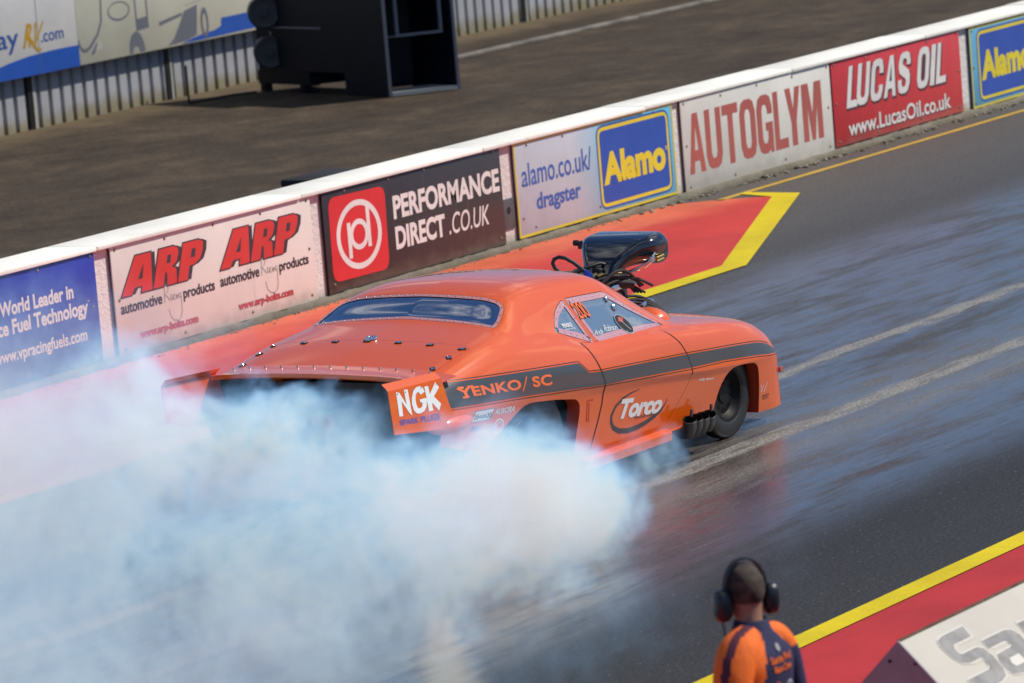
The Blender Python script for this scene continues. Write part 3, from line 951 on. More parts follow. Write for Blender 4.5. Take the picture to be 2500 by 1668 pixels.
# ------------------------------------------------------------------ dark equipment cabinet on the yard
cb = empty('equipment_cabinet', (24.13, 15.95, 0), 0)
tag(cb, 'tall dark blue-black equipment cabinet with a hooded open front, standing on the brown yard', 'cabinet')
M_cab = mat('navy_black_sheet', (.0045, .006, .014), .5, spec=.25, vary=.3)
M_cabedge = mat('worn_edge_paint', (.16, .17, .19), .5)
M_cabsill = mat('pale_sill_paint', (.40, .41, .38), .55)  # sill much paler than the cabinet sheet
E1 = Vector((.77, -.63, 0)).normalized()      # along the front
N1 = Vector((.30, .954, 0)).normalized()      # to the back
def cbx(b, a0, a1, d0, d1, z0, z1, mi=0):
    o_ = Vector((0, 0, 0))
    V = []
    for zz in (z0, z1):
        for a, d in ((a0, d0), (a1, d0), (a1, d1), (a0, d1)):
            q = E1*a+N1*d
            V.append((q.x, q.y, zz))
    b.raw(V, [(0, 1, 2, 3), (4, 5, 6, 7), (0, 1, 5, 4), (1, 2, 6, 5), (2, 3, 7, 6), (3, 0, 4, 7)], mi)
b = MB()
cbx(b, -.46, -.435, 0, .9, .0, 1.30)
cbx(b, .435, .46, 0, .9, .0, 1.30)
cbx(b, -.434, .434, .86, .90, .03, 1.29)
cbx(b, -.46, .46, 0, .9, 1.301, 1.34)
b.build('hood', M_cab, cb)
b = MB()
cbx(b, -.474, -.440, -.02, .0, .0, 1.30)
cbx(b, .440, .474, -.02, .0, .0, 1.30)
cbx(b, -.474, .474, -.02, .0, 1.3, 1.345)
b.build('front_edge', M_cabedge, cb)
b = MB()
cbx(b, -.434, .434, -.02, .50, .0, .05)
b.build('sill', M_cabsill, cb)
b = MB()
cbx(b, -.28, .34, .04, .07, .74, .775)
cbx(b, -.28, .34, .04, .07, 1.24, 1.275)
cbx(b, -.28, -.245, .04, .07, .776, 1.239)
cbx(b, .305, .34, .04, .07, .776, 1.239)
cbx(b, -.434, -.281, .04, .07, .745, .76)
b.build('inner_frame', M_cabedge, cb)
b = MB()
cbx(b, -.44, .40, .901, 2.75, .28, 1.62)
cbx(b, -.452, -.441, 1.35, 2.7, .845, .865, 1)
b.build('cabinet_body', [M_cab, M_cabedge], cb)
b = MB()
cbx(b, -.40, .34, 1.75, 2.85, .10, .279)
b.build('plinth', M_cab, cb)
for a, d in ((-.36, 1.9), (.30, 1.9), (-.36, 2.75), (.30, 2.75)):
    b = MB()
    cbx(b, a-.05, a+.05, d-.05, d+.05, 0, .10)
    b.build('foot', M_cab, cb)
for zz, dd in ((1.06, 0), (.53, .06)):
    b = MB()
    b.lathe([(.0, .0), (.05, 0), (.06, .012), (.15, .02), (.19, .012), (.215, .03), (.215, .32), (.18, .36), (.0, .36)], 0, 28, 'Y', (0, 0, 0))
    # turn the drum so that its mouth looks down the strip
    rot = Matrix.Rotation(math.radians(-52), 4, 'Z')
    b.V = [tuple(rot @ Vector(v)) for v in b.V]
    b.V = [(v[0]+.22+dd, v[1]+2.55, v[2]+zz) for v in b.V]
    b.build('fan_drum', mat('fan_drum_grey', (.035, .035, .04), .45), cb)
b = MB()
b.lathe([(.0, .0), (.07, 0), (.075, .02), (.075, .12), (0, .12)], 0, 20, 'Y', (.46, 2.5, .77))
b.build('lamp_cover', mat('lamp_cover_grey', (.22, .22, .20), .5), cb)
b = MB()
b.tube([(.1, 2.7, .04), (-.1, 2.95, .03), (-.35, 3.1, .015), (-.7, 3.2, .012)], .018)
b.tube([(-.72, 3.2, .5), (-.72, 3.2, .0)], .015)
b.build('cable', M_black, cb)

# ------------------------------------------------------------------ the drag car
CAR_Y = 0.08
car = empty('drag_car', (0, CAR_Y, 0))
tag(car, 'bright orange drag racing car with charcoal side stripe and black hood scoop', 'drag car')

# half sections, from the centre line over the shoulder down to the sill: (x, [(y, z) ...])
SEC = [
 (-1.06, [(0,1.118),(0.35,1.116),(0.69,1.106),(0.83,1.09),(0.895,1.066),(0.935,1.01),(0.96,0.95),(0.968,0.86),(0.955,0.8),(0.919,0.72),(0.885,0.6)]),
 (-0.80, [(0,1.18),(0.35,1.176),(0.7,1.162),(0.835,1.14),(0.9,1.106),(0.945,1.04),(0.975,0.95),(0.984,0.85),(0.965,0.78),(0.934,0.66),(0.895,0.5)]),
 (-0.50, [(0,1.244),(0.36,1.238),(0.71,1.218),(0.835,1.195),(0.9,1.155),(0.95,1.08),(0.98,0.96),(0.988,0.84),(0.967,0.77),(0.939,0.6),(0.905,0.4)]),
 (-0.20, [(0,1.29),(0.38,1.283),(0.72,1.258),(0.825,1.23),(0.89,1.182),(0.948,1.1),(0.983,0.96),(0.991,0.825),(0.97,0.75),(0.928,0.55),(0.88,0.3)]),
 ( 0.00, [(0,1.325),(0.38,1.316),(0.72,1.288),(0.808,1.25),(0.872,1.188),(0.942,1.095),(0.983,0.95),(0.99,0.81),(0.97,0.74),(0.928,0.5),(0.88,0.25)]),
 ( 0.15, [(0,1.405),(0.38,1.396),(0.69,1.365),(0.775,1.298),(0.855,1.18),(0.933,1.085),(0.981,0.94),(0.988,0.8),(0.97,0.72),(0.928,0.5),(0.88,0.23)]),
 ( 0.30, [(0,1.468),(0.37,1.46),(0.65,1.425),(0.742,1.335),(0.84,1.17),(0.925,1.075),(0.978,0.93),(0.985,0.79),(0.965,0.71),(0.928,0.5),(0.88,0.22)]),
 ( 0.60, [(0,1.51),(0.35,1.502),(0.615,1.462),(0.715,1.348),(0.838,1.125),(0.913,1.035),(0.97,0.9),(0.98,0.765),(0.96,0.69),(0.923,0.45),(0.88,0.2)]),
 ( 0.90, [(0,1.5),(0.34,1.492),(0.605,1.452),(0.708,1.332),(0.855,1.019),(0.914,0.977),(0.96,0.87),(0.976,0.735),(0.95,0.66),(0.918,0.42),(0.88,0.19)]),
 ( 1.20, [(0,1.474),(0.34,1.466),(0.6,1.427),(0.705,1.31),(0.857,0.996),(0.914,0.954),(0.955,0.85),(0.975,0.7),(0.95,0.63),(0.918,0.4),(0.88,0.19)]),
 ( 1.45, [(0,1.44),(0.34,1.43),(0.6,1.395),(0.703,1.29),(0.857,0.982),(0.914,0.94),(0.953,0.84),(0.975,0.675),(0.95,0.61),(0.918,0.39),(0.88,0.18)]),
 ( 1.66, [(0,1.372),(0.35,1.35),(0.62,1.288),(0.712,1.2),(0.856,0.969),(0.914,0.927),(0.952,0.83),(0.975,0.65),(0.95,0.59),(0.918,0.38),(0.88,0.17)]),
 ( 1.89, [(0,1.235),(0.38,1.205),(0.668,1.13),(0.748,1.07),(0.853,0.942),(0.914,0.907),(0.951,0.815),(0.975,0.625),(0.95,0.565),(0.918,0.37),(0.88,0.16)]),
 ( 2.14, [(0,1.065),(0.4,1.04),(0.7,0.985),(0.785,0.95),(0.852,0.909),(0.912,0.882),(0.95,0.8),(0.975,0.6),(0.95,0.54),(0.918,0.36),(0.88,0.15)]),
 ( 2.30, [(0,0.975),(0.4,0.96),(0.7,0.932),(0.785,0.915),(0.852,0.898),(0.905,0.862),(0.946,0.78),(0.972,0.58),(0.95,0.525),(0.918,0.355),(0.88,0.14)]),
 ( 2.50, [(0,0.945),(0.4,0.935),(0.7,0.908),(0.785,0.893),(0.852,0.876),(0.905,0.838),(0.943,0.755),(0.97,0.565),(0.95,0.51),(0.918,0.345),(0.88,0.13)]),
 ( 2.80, [(0,0.905),(0.4,0.895),(0.7,0.87),(0.785,0.855),(0.848,0.835),(0.902,0.792),(0.938,0.71),(0.965,0.54),(0.95,0.49),(0.918,0.33),(0.88,0.12)]),
 ( 3.14, [(0,0.842),(0.4,0.832),(0.68,0.81),(0.765,0.795),(0.828,0.775),(0.885,0.73),(0.922,0.655),(0.95,0.52),(0.94,0.47),(0.918,0.32),(0.88,0.115)]),
 ( 3.36, [(0,0.775),(0.4,0.765),(0.645,0.745),(0.73,0.728),(0.79,0.705),(0.848,0.66),(0.888,0.6),(0.922,0.5),(0.92,0.45),(0.914,0.31),(0.905,0.115)]),
 ( 3.50, [(0,0.705),(0.38,0.697),(0.61,0.678),(0.69,0.66),(0.745,0.638),(0.8,0.6),(0.842,0.548),(0.872,0.47),(0.875,0.43),(0.874,0.3),(0.88,0.12)]),
 ( 3.58, [(0,0.61),(0.35,0.606),(0.56,0.592),(0.63,0.578),(0.68,0.56),(0.72,0.53),(0.75,0.497),(0.775,0.445),(0.785,0.41),(0.789,0.3),(0.805,0.13)]),
]
def pchip(X, Yv, q):
    X, Yv = np.asarray(X, float), np.asarray(Yv, float)
    h = np.diff(X)
    d = np.diff(Yv, axis=0)/h[:, None]
    mm = np.zeros_like(Yv)
    for i in range(1, len(X)-1):
        w1, w2 = 2*h[i]+h[i-1], h[i]+2*h[i-1]
        ok = d[i-1]*d[i] > 0
        with np.errstate(divide='ignore', invalid='ignore'):
            v = (w1+w2)/(w1/d[i-1]+w2/d[i])
        mm[i] = np.where(ok, v, 0)
    mm[0], mm[-1] = d[0], d[-1]
    k = np.clip(np.searchsorted(X, q, side='right')-1, 0, len(X)-2)
    t = ((q-X[k])/h[k])[:, None]
    hh = h[k][:, None]
    return ((1+2*t)*(1-t)**2*Yv[k]+t*(1-t)**2*hh*mm[k]+t*t*(3-2*t)*Yv[k+1]+t*t*(t-1)*hh*mm[k+1])
NXG, NSG = 460, 240
XG = np.linspace(-1.06, 3.58, NXG)
ctrl = pchip([s_[0] for s_ in SEC], np.array([np.array(s_[1]).ravel() for s_ in SEC]), XG)
# smooth along the car so that reflections run without kinks
kr = np.exp(-0.5*(np.arange(-18, 19)/6.0)**2)
kr /= kr.sum()
pad = np.vstack([2*ctrl[0]-ctrl[18:0:-1], ctrl, 2*ctrl[-1]-ctrl[-2:-20:-1]])
ctrl = np.stack([np.convolve(pad[:, j], kr, 'valid') for j in range(ctrl.shape[1])], 1)
ctrl = ctrl.reshape(NXG, -1, 2)
def bspline2(Cp, ns):
    """Clamped quadratic B-spline through a row of control points (axis 1)."""
    n = Cp.shape[1]
    kn = np.concatenate([[0, 0], np.arange(n-1), [n-2, n-2]]).astype(float)
    u = np.linspace(0, n-2-1e-9, ns)
    k = np.floor(u).astype(int)
    out = np.zeros((Cp.shape[0], ns, 2))
    for j in range(ns):
        i = k[j]
        # local quadratic between mid points
        t = u[j]-i
        a = Cp[:, i] if i == 0 else 0.5*(Cp[:, i]+Cp[:, i+1])
        c_ = Cp[:, i+2] if i == n-3 else 0.5*(Cp[:, i+1]+Cp[:, i+2])
        out[:, j] = (1-t)**2*a+2*t*(1-t)*Cp[:, i+1]+t*t*c_
    return out
def dup_crease(Cp, j, amt):
    """Tighten control point j so that the section keeps a crisp edge there."""
    p, a, b_ = Cp[:, j:j+1], Cp[:, j-1:j], Cp[:, j+1:j+2]
    return np.concatenate([Cp[:, :j], p+(a-p)*amt, p, p+(b_-p)*amt, Cp[:, j+1:]], 1)
cc = dup_crease(ctrl, 8, .25)
cc = dup_crease(cc, 7, .18)
cc = dup_crease(cc, 4, .28)
# n-2 segments need u up to n-2
def sections(Cp, ns):
    n = Cp.shape[1]
    u = np.linspace(0, n-2-1e-9, ns*4)
    fine = np.zeros((Cp.shape[0], ns*4, 2))
    for j, uu in enumerate(u):
        i = int(uu)
        t = uu-i
        a = Cp[:, 0] if i == 0 else 0.5*(Cp[:, i]+Cp[:, i+1])
        c_ = Cp[:, -1] if i == n-3 else 0.5*(Cp[:, i+1]+Cp[:, i+2])
        fine[:, j] = (1-t)**2*a+2*t*(1-t)*Cp[:, i+1]+t*t*c_
    # same parameter spacing for all stations, by the mean arc length
    L = np.linalg.norm(np.diff(fine, axis=1), axis=2).mean(0)
    s_ = np.concatenate([[0], np.cumsum(L)])
    s_ /= s_[-1]
    tgt = np.linspace(0, 1, ns)
    idx = np.interp(tgt, s_, np.arange(ns*4))
    i0 = np.clip(idx.astype(int), 0, ns*4-2)
    f = (idx-i0)[None, :, None]
    return fine[:, i0]*(1-f)+fine[:, i0+1]*f
GRID = sections(cc, NSG)                       # (x, s, [y, z])
SL = 2.0                                       # nominal length of a half section, so that x and s are alike
P3 = np.concatenate([np.repeat(XG[:, None, None], NSG, 1), GRID], 2)
dX = np.gradient(P3, axis=0)
dS = np.gradient(P3, axis=1)
dX[:, 0, 1] = 0
dS[:, 0, 2] = 0
NRM = np.cross(dX, dS)
NRM /= np.linalg.norm(NRM, axis=2, keepdims=True)
if NRM[NXG//2, 0, 2] < 0:
    NRM = -NRM
NRM[:, 0, 1] = 0
def bil(A, x, s_):
    fx = np.clip((x-XG[0])/(XG[-1]-XG[0]), 0, 1)*(NXG-1)
    fs = np.clip(s_/SL, 0, 1)*(NSG-1)
    i, j = np.clip(fx.astype(int), 0, NXG-2), np.clip(fs.astype(int), 0, NSG-2)
    a, b_ = (fx-i)[:, None], (fs-j)[:, None]
    return (1-a)*(1-b_)*A[i, j]+a*(1-b_)*A[i+1, j]+(1-a)*b_*A[i, j+1]+a*b_*A[i+1, j+1]
def surf(Q, off=0.0, side=-1):
    Q = np.asarray(Q, float)
    p = bil(P3, Q[:, 0], Q[:, 1])
    n = bil(NRM, Q[:, 0], Q[:, 1])
    n /= np.linalg.norm(n, axis=1, keepdims=True)
    p = p+n*off
    p[:, 1] *= side
    n = n.copy()
    n[:, 1] *= side
    return p, n
def row(x):
    f = np.clip((x-XG[0])/(XG[-1]-XG[0]), 0, 1)*(NXG-1)
    i = min(int(f), NXG-2)
    return GRID[i]*(1-(f-i))+GRID[i+1]*(f-i)
SS = np.linspace(0, SL, NSG)
def sz(P):
    """(x, z) on the flank -> (x, s)"""
    out = []
    for x, z in P:
        r = row(x)
        zz = np.minimum.accumulate(r[:, 1])
        out.append((x, float(np.interp(-z, -zz, SS)) if z > zz[-1] else SL+(zz[-1]-z)))
    return np.array(out)
def sy(P):
    """(x, y>=0) on the upper side -> (x, s)"""
    out = []
    for x, y in P:
        r = row(x)
        yy = np.maximum.accumulate(r[:, 0])
        out.append((x, float(np.interp(y, yy, SS)) if y >= 0 else y))
    return np.array(out)
STEP = 0.022
gx, gs = np.meshgrid(np.arange(-1.06, 3.581, STEP), np.arange(0, SL+.001, STEP))
GG = np.column_stack([gx.ravel(), gs.ravel()])
def patch(outline, holes=(), off=0.0, side=-1, dens=True):
    """Part of the skin: outline and holes in (x, s)."""
    o = densify(outline, STEP) if dens else np.asarray(outline)
    hs = [densify(h, STEP) for h in holes]
    V, F = cdt(o, hs, GG, STEP)
    p, n = surf(V, off, side)
    F = np.asarray(F)
    a = np.cross(p[F[:, 1]]-p[F[:, 0]], p[F[:, 2]]-p[F[:, 0]])
    fl_ = (a*n[F[:, 0]]).sum(1) < 0
    F[fl_] = F[fl_][:, ::-1]
    return p, F, n
def skin(name, pieces, mats, parent=None, fm=None):
    V, F, N, f_ = [], [], [], []
    o = 0
    for k, (p, T, n) in enumerate(pieces):
        V.append(p); N.append(n); F.append(T+o); f_ += [fm[k] if fm else 0]*len(T)
        o += len(p)
    V, F, N, f_ = np.vstack(V), np.vstack(F), np.vstack(N), np.array(f_)
    _, first, inv = np.unique(np.round(V/2e-4).astype(np.int64), axis=0, return_index=True, return_inverse=True)
    inv = inv.ravel()
    V, N, F = V[first], N[first], inv[F]
    ok = (F[:, 0] != F[:, 1]) & (F[:, 1] != F[:, 2]) & (F[:, 0] != F[:, 2])
    F, f_ = F[ok], f_[ok]
    # drop slivers that hang loose from the main piece
    lab = np.arange(len(V))
    for _i in range(400):
        mn = lab[F].min(1)
        nl = lab.copy()
        for c_ in range(3):
            np.minimum.at(nl, F[:, c_], mn)
        nl = nl[nl]
        if (nl == lab).all():
            break
        lab = nl
    cnt = np.bincount(lab[F[:, 0]], minlength=len(V))
    ok = cnt[lab[F[:, 0]]] > 12
    F, f_ = F[ok], f_[ok]
    used, inv_ = np.unique(F.ravel(), return_inverse=True)
    V, N, F = V[used], N[used], inv_.reshape(-1, 3)
    return mesh(name, V, F, mats, parent or car, True, N, f_)
class Skin:
    """Artwork on the right flank, given in (x, z)."""
    def __init__(s, side=-1):
        s.side = side
    def __call__(s, P, off):
        return surf(sz(P), off, s.side)[0]
    def normals(s, P):
        return surf(sz(P), 0, s.side)[1]
flank = Skin(-1)
def fine(part, step=.03):
    """Split long triangles so that flat artwork follows the curved skin."""
    V, F, mi, off = part
    b = bmesh.new()
    vs = [b.verts.new((v[0], v[1], 0)) for v in V]
    for f in F:
        try:
            b.faces.new([vs[int(i)] for i in f])
        except ValueError:
            pass
    for _ in range(3):
        E_ = [e for e in b.edges if e.calc_length() > step]
        if not E_:
            break
        bmesh.ops.subdivide_edges(b, edges=E_, cuts=1)
        bmesh.ops.triangulate(b, faces=b.faces)
    b.verts.index_update()
    r = (np.array([v.co[:2] for v in b.verts]), [[v.index for v in f.verts] for f in b.faces], mi, off)
    b.free()
    return r

# openings -----------------------------------------------------------
side_glass = [(.912, 1.322), (1.43, 1.288), (1.995, .955), (1.052, .998)]
quarter_glass = [(.875, 1.310), (.70, 1.235), (.585, 1.165), (.575, 1.140), (.60, 1.125), (1.005, 1.008)]
q_side = rounded(sz(densify(side_glass, .03)), 0)
side_hole = sz(densify(rounded(side_glass, [.03, .05, .03, .03]), .02))
quarter_hole = sz(densify(rounded([(.880, 1.322), (.70, 1.268), (.575, 1.146), (1.012, .994)], [.03, .10, .035, .03]), .02))
rear_half = [(.270, 0), (.268, .50), (.250, .625), (.20, .685), (.05, .735), (-.03, .740), (-.040, .70), (-.025, .4), (-.010, 0)]
def both(half):
    """Outline on the right half that runs a little over the centre line, so that the edge falls on it."""
    return half+[(half[-1][0], -.05), (half[0][0], -.05)]
rear_hole = sy(densify(both(rounded(rear_half, [0, .02, .05, .05, .05, .05, .05, 0, 0]).tolist()), .02))
wind_half = [(1.64, 0), (1.66, .50), (1.74, .62), (2.02, .72), (2.10, .73), (2.16, .55), (2.20, 0)]
wind_hole = sy(densify(both(wind_half), .03))
front_arch = [(2.385, -.2), (2.385, .13), (2.465, .27), (2.525, .403), (2.60, .485), (2.70, .530), (2.85, .525), (3.01, .507), (3.07, .475), (3.095, .42), (3.118, .30), (3.138, .112), (3.138, -.2)]
rear_arch = [(.56, -.2), (.574, .30), (.60, .45), (.625, .59), (.62, .648), (.57, .688), (.30, .735), (0, .772), (-.10, .772), (-.19, .735), (-.569, .541), (-1.05, .667), (-1.3, .72), (-1.3, -.2)]
fa = sz(densify(rounded(front_arch, .05), .015))
ra = sz(densify(rounded(rear_arch, [0, .02, .05, .05, .05, .05, .1, .1, .05, .05, .0, 0, 0, 0]), .02))
sill_cut = sz(densify([(1.765, -.2), (1.765, .245), (2.0, .215), (2.34, .16), (2.34, -.2)], .02))
door_l = [(.824, 1.028), (.868, .93), (.912, .818), (.932, .74), (.935, .70), (.918, .59), (.87, .47), (.79, .30), (.76, .2), (1.70, .2), (1.768, .25), (1.80, .29), (1.90, .365), (2.009, .453), (2.075, .525), (2.106, .584), (2.10, .63), (2.085, .69), (2.06, .75), (2.012, .826), (1.95, .885), (1.90, .922), (1.93, .962), (1.5, .985), (1.04, 1.003)]
door_hole = sz(densify(door_l, .02))
lid = [(-.42, 0), (-.42, .80), (-.60, .80), (-.86, .80), (-.885, .77), (-.89, 0)]
lid_hole = sy(densify(both(rounded(lid, [0, .05, 0, .03, 0, 0]).tolist()), .02))
spoil_cut = sy(densify(both([(-.93, 0), (-.93, .80), (-1.2, .80), (-1.2, 0)]), .03))

full = np.array([(-1.055, 0), (3.575, 0), (3.575, SL), (-1.055, SL)])
main_holes = [side_hole, quarter_hole, rear_hole, wind_hole, fa, ra, sill_cut, door_hole, lid_hole]
pcs = []
for sd in (-1, 1):
    pcs.append(patch(full, main_holes, 0, sd))
skin('body', pcs, M_paint)
for sd, nm in ((-1, 'door'), (1, 'door')):
    dpoly = inset(door_hole, .0032)
    d = skin(nm, [patch(dpoly, [], 0, sd, False)], M_paint)
# boot lid with its quick-release fasteners
lp = inset(lid_hole, .002)
lp = lp[lp[:, 1] > -.04]
lp = np.vstack([lp, [(lp[-1][0], -.05), (lp[0][0], -.05)]]) if False else inset(lid_hole, .002)
bl = skin('boot_lid', [patch(lp, [sy(np.array([(-2, -.2), (2, -.2), (2, -1e-4), (-2, -1e-4)]))], 0, sd, False) for sd in (-1, 1)], M_paint)

def fastener(name, x, y, ang, parent):
    s_ = sy([(x, abs(y))])
    p, n = surf(s_, .002, 1 if y > 0 else -1)
    n = Vector(n[0])
    zq = n.to_track_quat('Z', 'Y').to_matrix().to_4x4()
    R_ = Matrix.Translation(Vector(p[0])) @ zq @ Matrix.Rotation(ang, 4, 'Z')
    b = MB()
    b.box((0, 0, .002), (.052, .034, .005), 0, .0015)
    b.lathe([(.0, .010), (.009, .0095), (.012, .0045)], 1, 12, 'Z')
    for sx in (-.019, .019):
        b.lathe([(.0, .0075), (.0035, .007), (.0045, .0045)], 1, 8, 'Z', (sx, .008, 0))
    b.V = [tuple(R_ @ Vector(v)) for v in b.V]
    return b.build(name, [M_line, M_chrome], parent)
for y in (-.765, -.51, -.255, 0.0, .255, .51, .765):
    fastener('fastener', -.475+.02*(1-abs(y)/.765), y, 0, bl)
for x in (-.64, -.84):
    for y in (-.765, .765):
        fastener('fastener', x, y, math.radians(90), bl)
b = MB()
p, n = surf(sy([(-.405, .0)]), .0, 1)
b.lathe([(.0, .012), (.022, .012), (.026, .018), (.036, .018), (.042, .004), (.042, 0)], 0, 24, 'Z')
b.V = [(v[0]+p[0][0], v[1]+p[0][1], v[2]+p[0][2]) for v in b.V]
b.build('filler_cap', M_chrome, car)

# window panes with riveted bands
def dot_row(b, Q, sd, r=.0055, off=.002):
    p, n = surf(Q, off, sd)
    for a, c_ in zip(p, n):
        zq = Vector(c_).to_track_quat('Z', 'Y').to_matrix().to_4x4()
        o = len(b.V)
        b.lathe([(.0, r*.75), (r*.6, r*.6), (r, 0)], 0, 8, 'Z')
        Mx = Matrix.Translation(Vector(a)) @ zq
        b.V[o:] = [tuple(Mx @ Vector(v)) for v in b.V[o:]]
def ring_points(poly, d, gap):
    R_ = inset(poly, d)
    L = np.linalg.norm(np.roll(R_, -1, 0)-R_, axis=1)
    c_ = np.concatenate([[0], np.cumsum(L)])
    k = max(3, int(c_[-1]/gap))
    tq = np.arange(k)/k*c_[-1]
    RR = np.vstack([R_, R_[:1]])
    return np.column_stack([np.interp(tq, c_, RR[:, 0]), np.interp(tq, c_, RR[:, 1])])
def window(name, hole, wband, glass, band, sides=(-1,), center=False, gap=.085, tubes=True, inner=None):
    for sd_set in ([sides] if center else [(q,) for q in sides]):
        pcs_g, pcs_b = [], []
        hl = inset(hole, .003)
        inn = inset(hole, wband) if inner is None else inner
        cut = [np.array([(-2., -.3), (4., -.3), (4., -1e-4), (-2., -1e-4)])] if center else []
        b = MB()
        for sd in sd_set:
            pcs_g.append(patch(hl, cut, -.004, sd, False))
            if center:
                iq = inn.copy()
                pb = patch(hl, cut+[iq], .0005, sd, False)
            else:
                pb = patch(hl, [inn], .0005, sd, False)
            pcs_b.append(pb)
            R_ = ring_points(hole, wband*.5, gap)
            R_ = R_[R_[:, 1] > .02]
            dot_row(b, R_, sd)
        g = skin(name, pcs_g, glass)
        f = skin('window_frame', pcs_b, band, g)
        b.build('rivet', M_steel, f)
    return g
wr = window('rear_window', rear_hole, .034, M_glassrear, M_band, (-1, 1), True, .075)
window('side_window', side_hole, .031, M_glassside, M_bandside, (-1, 1))
window('quarter_window', quarter_hole, .030, M_glassside, M_bandside, (-1, 1), False, .07)
skin('windscreen', [patch(inset(wind_hole, .002), [np.array([(-2., -.3), (4., -.3), (4., -1e-4), (-2., -1e-4)])], -.003, sd, False) for sd in (-1, 1)], M_glassside)

# vents, number and names on the side panes
def glass_art(name, parts, mats):
    return art(name, [fine(q) for q in parts], mats, flank, car)
hole_c, hx = [], None
def oval(cx_, cz_, a, b_, ang, n=30):
    return np.array([(cx_+a*math.cos(q)*math.cos(ang)-b_*math.sin(q)*math.sin(ang), cz_+a*math.cos(q)*math.sin(ang)+b_*math.sin(q)*math.cos(ang)) for q in [2*math.pi*i/n for i in range(n)]])
glass_art('air_vent', [P_(oval(1.478, 1.048, .092, .050, -.62), 0, .0035), P_(oval(1.478, 1.047, .100, .057, -.62), 1, .0025, [oval(1.478, 1.048, .092, .050, -.62)]),
                       P_([(1.455, 1.103), (1.50, 1.085), (1.475, 1.06), (1.42, 1.075)], 2, .0045), P_(stroke([(1.435, 1.098), (1.525, 1.0)], .008), 3, .005)],
          [M_gap, mat('vent_ring', (.30, .38, .46), .25), M_paintedge, M_steel])
glass_art('race_number', [T_('200', ((.985, 1.162), (.935, 1.282), (1.090, 1.272), (1.138, 1.156)), 1, .0030, .035, .95),
                          T_('200', ((.988, 1.165), (.938, 1.280), (1.086, 1.269), (1.134, 1.159)), 0, .0045, .012, .95)], [mat('number_orange', (.85, .17, .03), .4), M_line])
glass_art('driver_name', [T_('Andy', ((1.055, 1.030), (1.075, 1.072), (1.19, 1.066), (1.175, 1.022)), 0, .003, -.012, .85, .25),
                          T_('Robinson', ((1.20, 1.040), (1.215, 1.085), (1.375, 1.062), (1.37, 1.028)), 0, .003, -.012, .85, .25)], M_white)
glass_art('window_sticker', [T_('PENSKE', ((.715, 1.150), (.708, 1.178), (.842, 1.166), (.846, 1.138)), 0, .003, .02),
                             T_('RACING SHOCKS', ((.727, 1.132), (.726, 1.142), (.866, 1.128), (.868, 1.117)), 0, .003, .0)], M_white)
for (a, z, r) in ((1.418, 1.232, .022), (1.462, 1.168, .026)):
    b = MB()
    p, n = surf(sz([(a, z)]), .003, -1)
    o = len(b.V)
    b.lathe([(.0, .012), (r*.7, .011), (r, .005), (r, 0)], 0, 18, 'Z')
    Mx = Matrix.Translation(Vector(p[0])) @ Vector(n[0]).to_track_quat('Z', 'Y').to_matrix().to_4x4()
    b.V[o:] = [tuple(Mx @ Vector(v)) for v in b.V[o:]]
    b.build('window_latch', M_chrome, car)

# the stripe, its pinstripes and lettering
top = [(-1.02, 1.079), (-.214, 1.005), (.60, .927), (.645, .920), (.744, .838), (.912, .818), (2.061, .733), (2.413, .702), (2.722, .676), (2.95, .654), (3.077, .640), (3.20, .618), (3.32, .582), (3.42, .532)]
bot = [(-.97, .910), (-.077, .831), (.933, .727), (2.092, .634), (2.568, .603), (3.06, .553), (3.25, .527), (3.42, .510)]
stripe = top+bot[::-1]
def pin(line, d):
    L = [(a, z+d) for a, z in line]
    return stroke(densify(L+L[-2:0:-1], .05)[:max(2, int(len(densify(L+L[-2:0:-1], .05))/2))], .0055)
for sd in (-1, 1):
    st_q = densify(stripe, .02)
    V, F = cdt(sz(st_q), [], GG, STEP)
    # keep the shut lines open
    p, n = surf(V, .0012, sd)
    F = np.asarray(F)
    a = np.cross(p[F[:, 1]]-p[F[:, 0]], p[F[:, 2]]-p[F[:, 0]])
    k = (a*n[F[:, 0]]).sum(1) < 0
    F[k] = F[k][:, ::-1]
    def gapx(z):
        return np.interp(z, [.584, .69, .826, .931], [2.106, 2.085, 2.012, 1.89]), np.interp(z, [.59, .70, .74, .818, .93, 1.028], [.918, .935, .932, .912, .868, .824])
    skin('stripe', [(p, F, n)], M_stripe)
    fs = Skin(sd)
    art('pinstripe', [fine(P_(stroke([(a, z+.012) for a, z in top[:-1]], .005), 0, .0014)), fine(P_(stroke([(a, z-.012) for a, z in bot], .005), 0, .0014))], M_line, fs, car)
for sd in (-1, 1):
    fs = Skin(sd)
    fr = [(2.106, .584), (2.10, .63), (2.085, .69), (2.06, .75), (2.012, .826), (1.95, .885), (1.905, .92)]
    rr = [(.824, 1.028), (.868, .93), (.912, .818), (.932, .74), (.935, .70), (.918, .59), (.87, .47), (.79, .30)]
    art('shut_line', [fine(P_(stroke(fr, .007), 0, .0024)), fine(P_(stroke(rr, .011), 0, .0024))], M_gap, fs, car)
M_deco = mat('orange_vinyl', (.80, .16, .045), .4)
slab = [T_('YENKO', ((-.855, .957), (-.868, 1.020), (-.145, .957), (-.138, .885)), 0, .0028, .035, 1.05),
        T_('SC', ((.005, .872), (-.005, .945), (.250, .920), (.245, .845)), 0, .0028, .035, 1.05),
        P_([(-.136, .872), (-.122, .870), (-.050, .958), (-.064, .960)], 0, .0028)]
# slab serifs
for (a, z, w_) in ((-.825, .954, .10), (-.845, 1.019, .09), (-.745, 1.010, .09)):
    slab.append(P_([(a-.0, z-.006), (a+w_*.7, z-.012), (a+w_*.7, z+.002), (a, z+.008)], 0, .0029))
art('stripe_lettering', [fine(q) for q in slab], M_deco, flank, car)

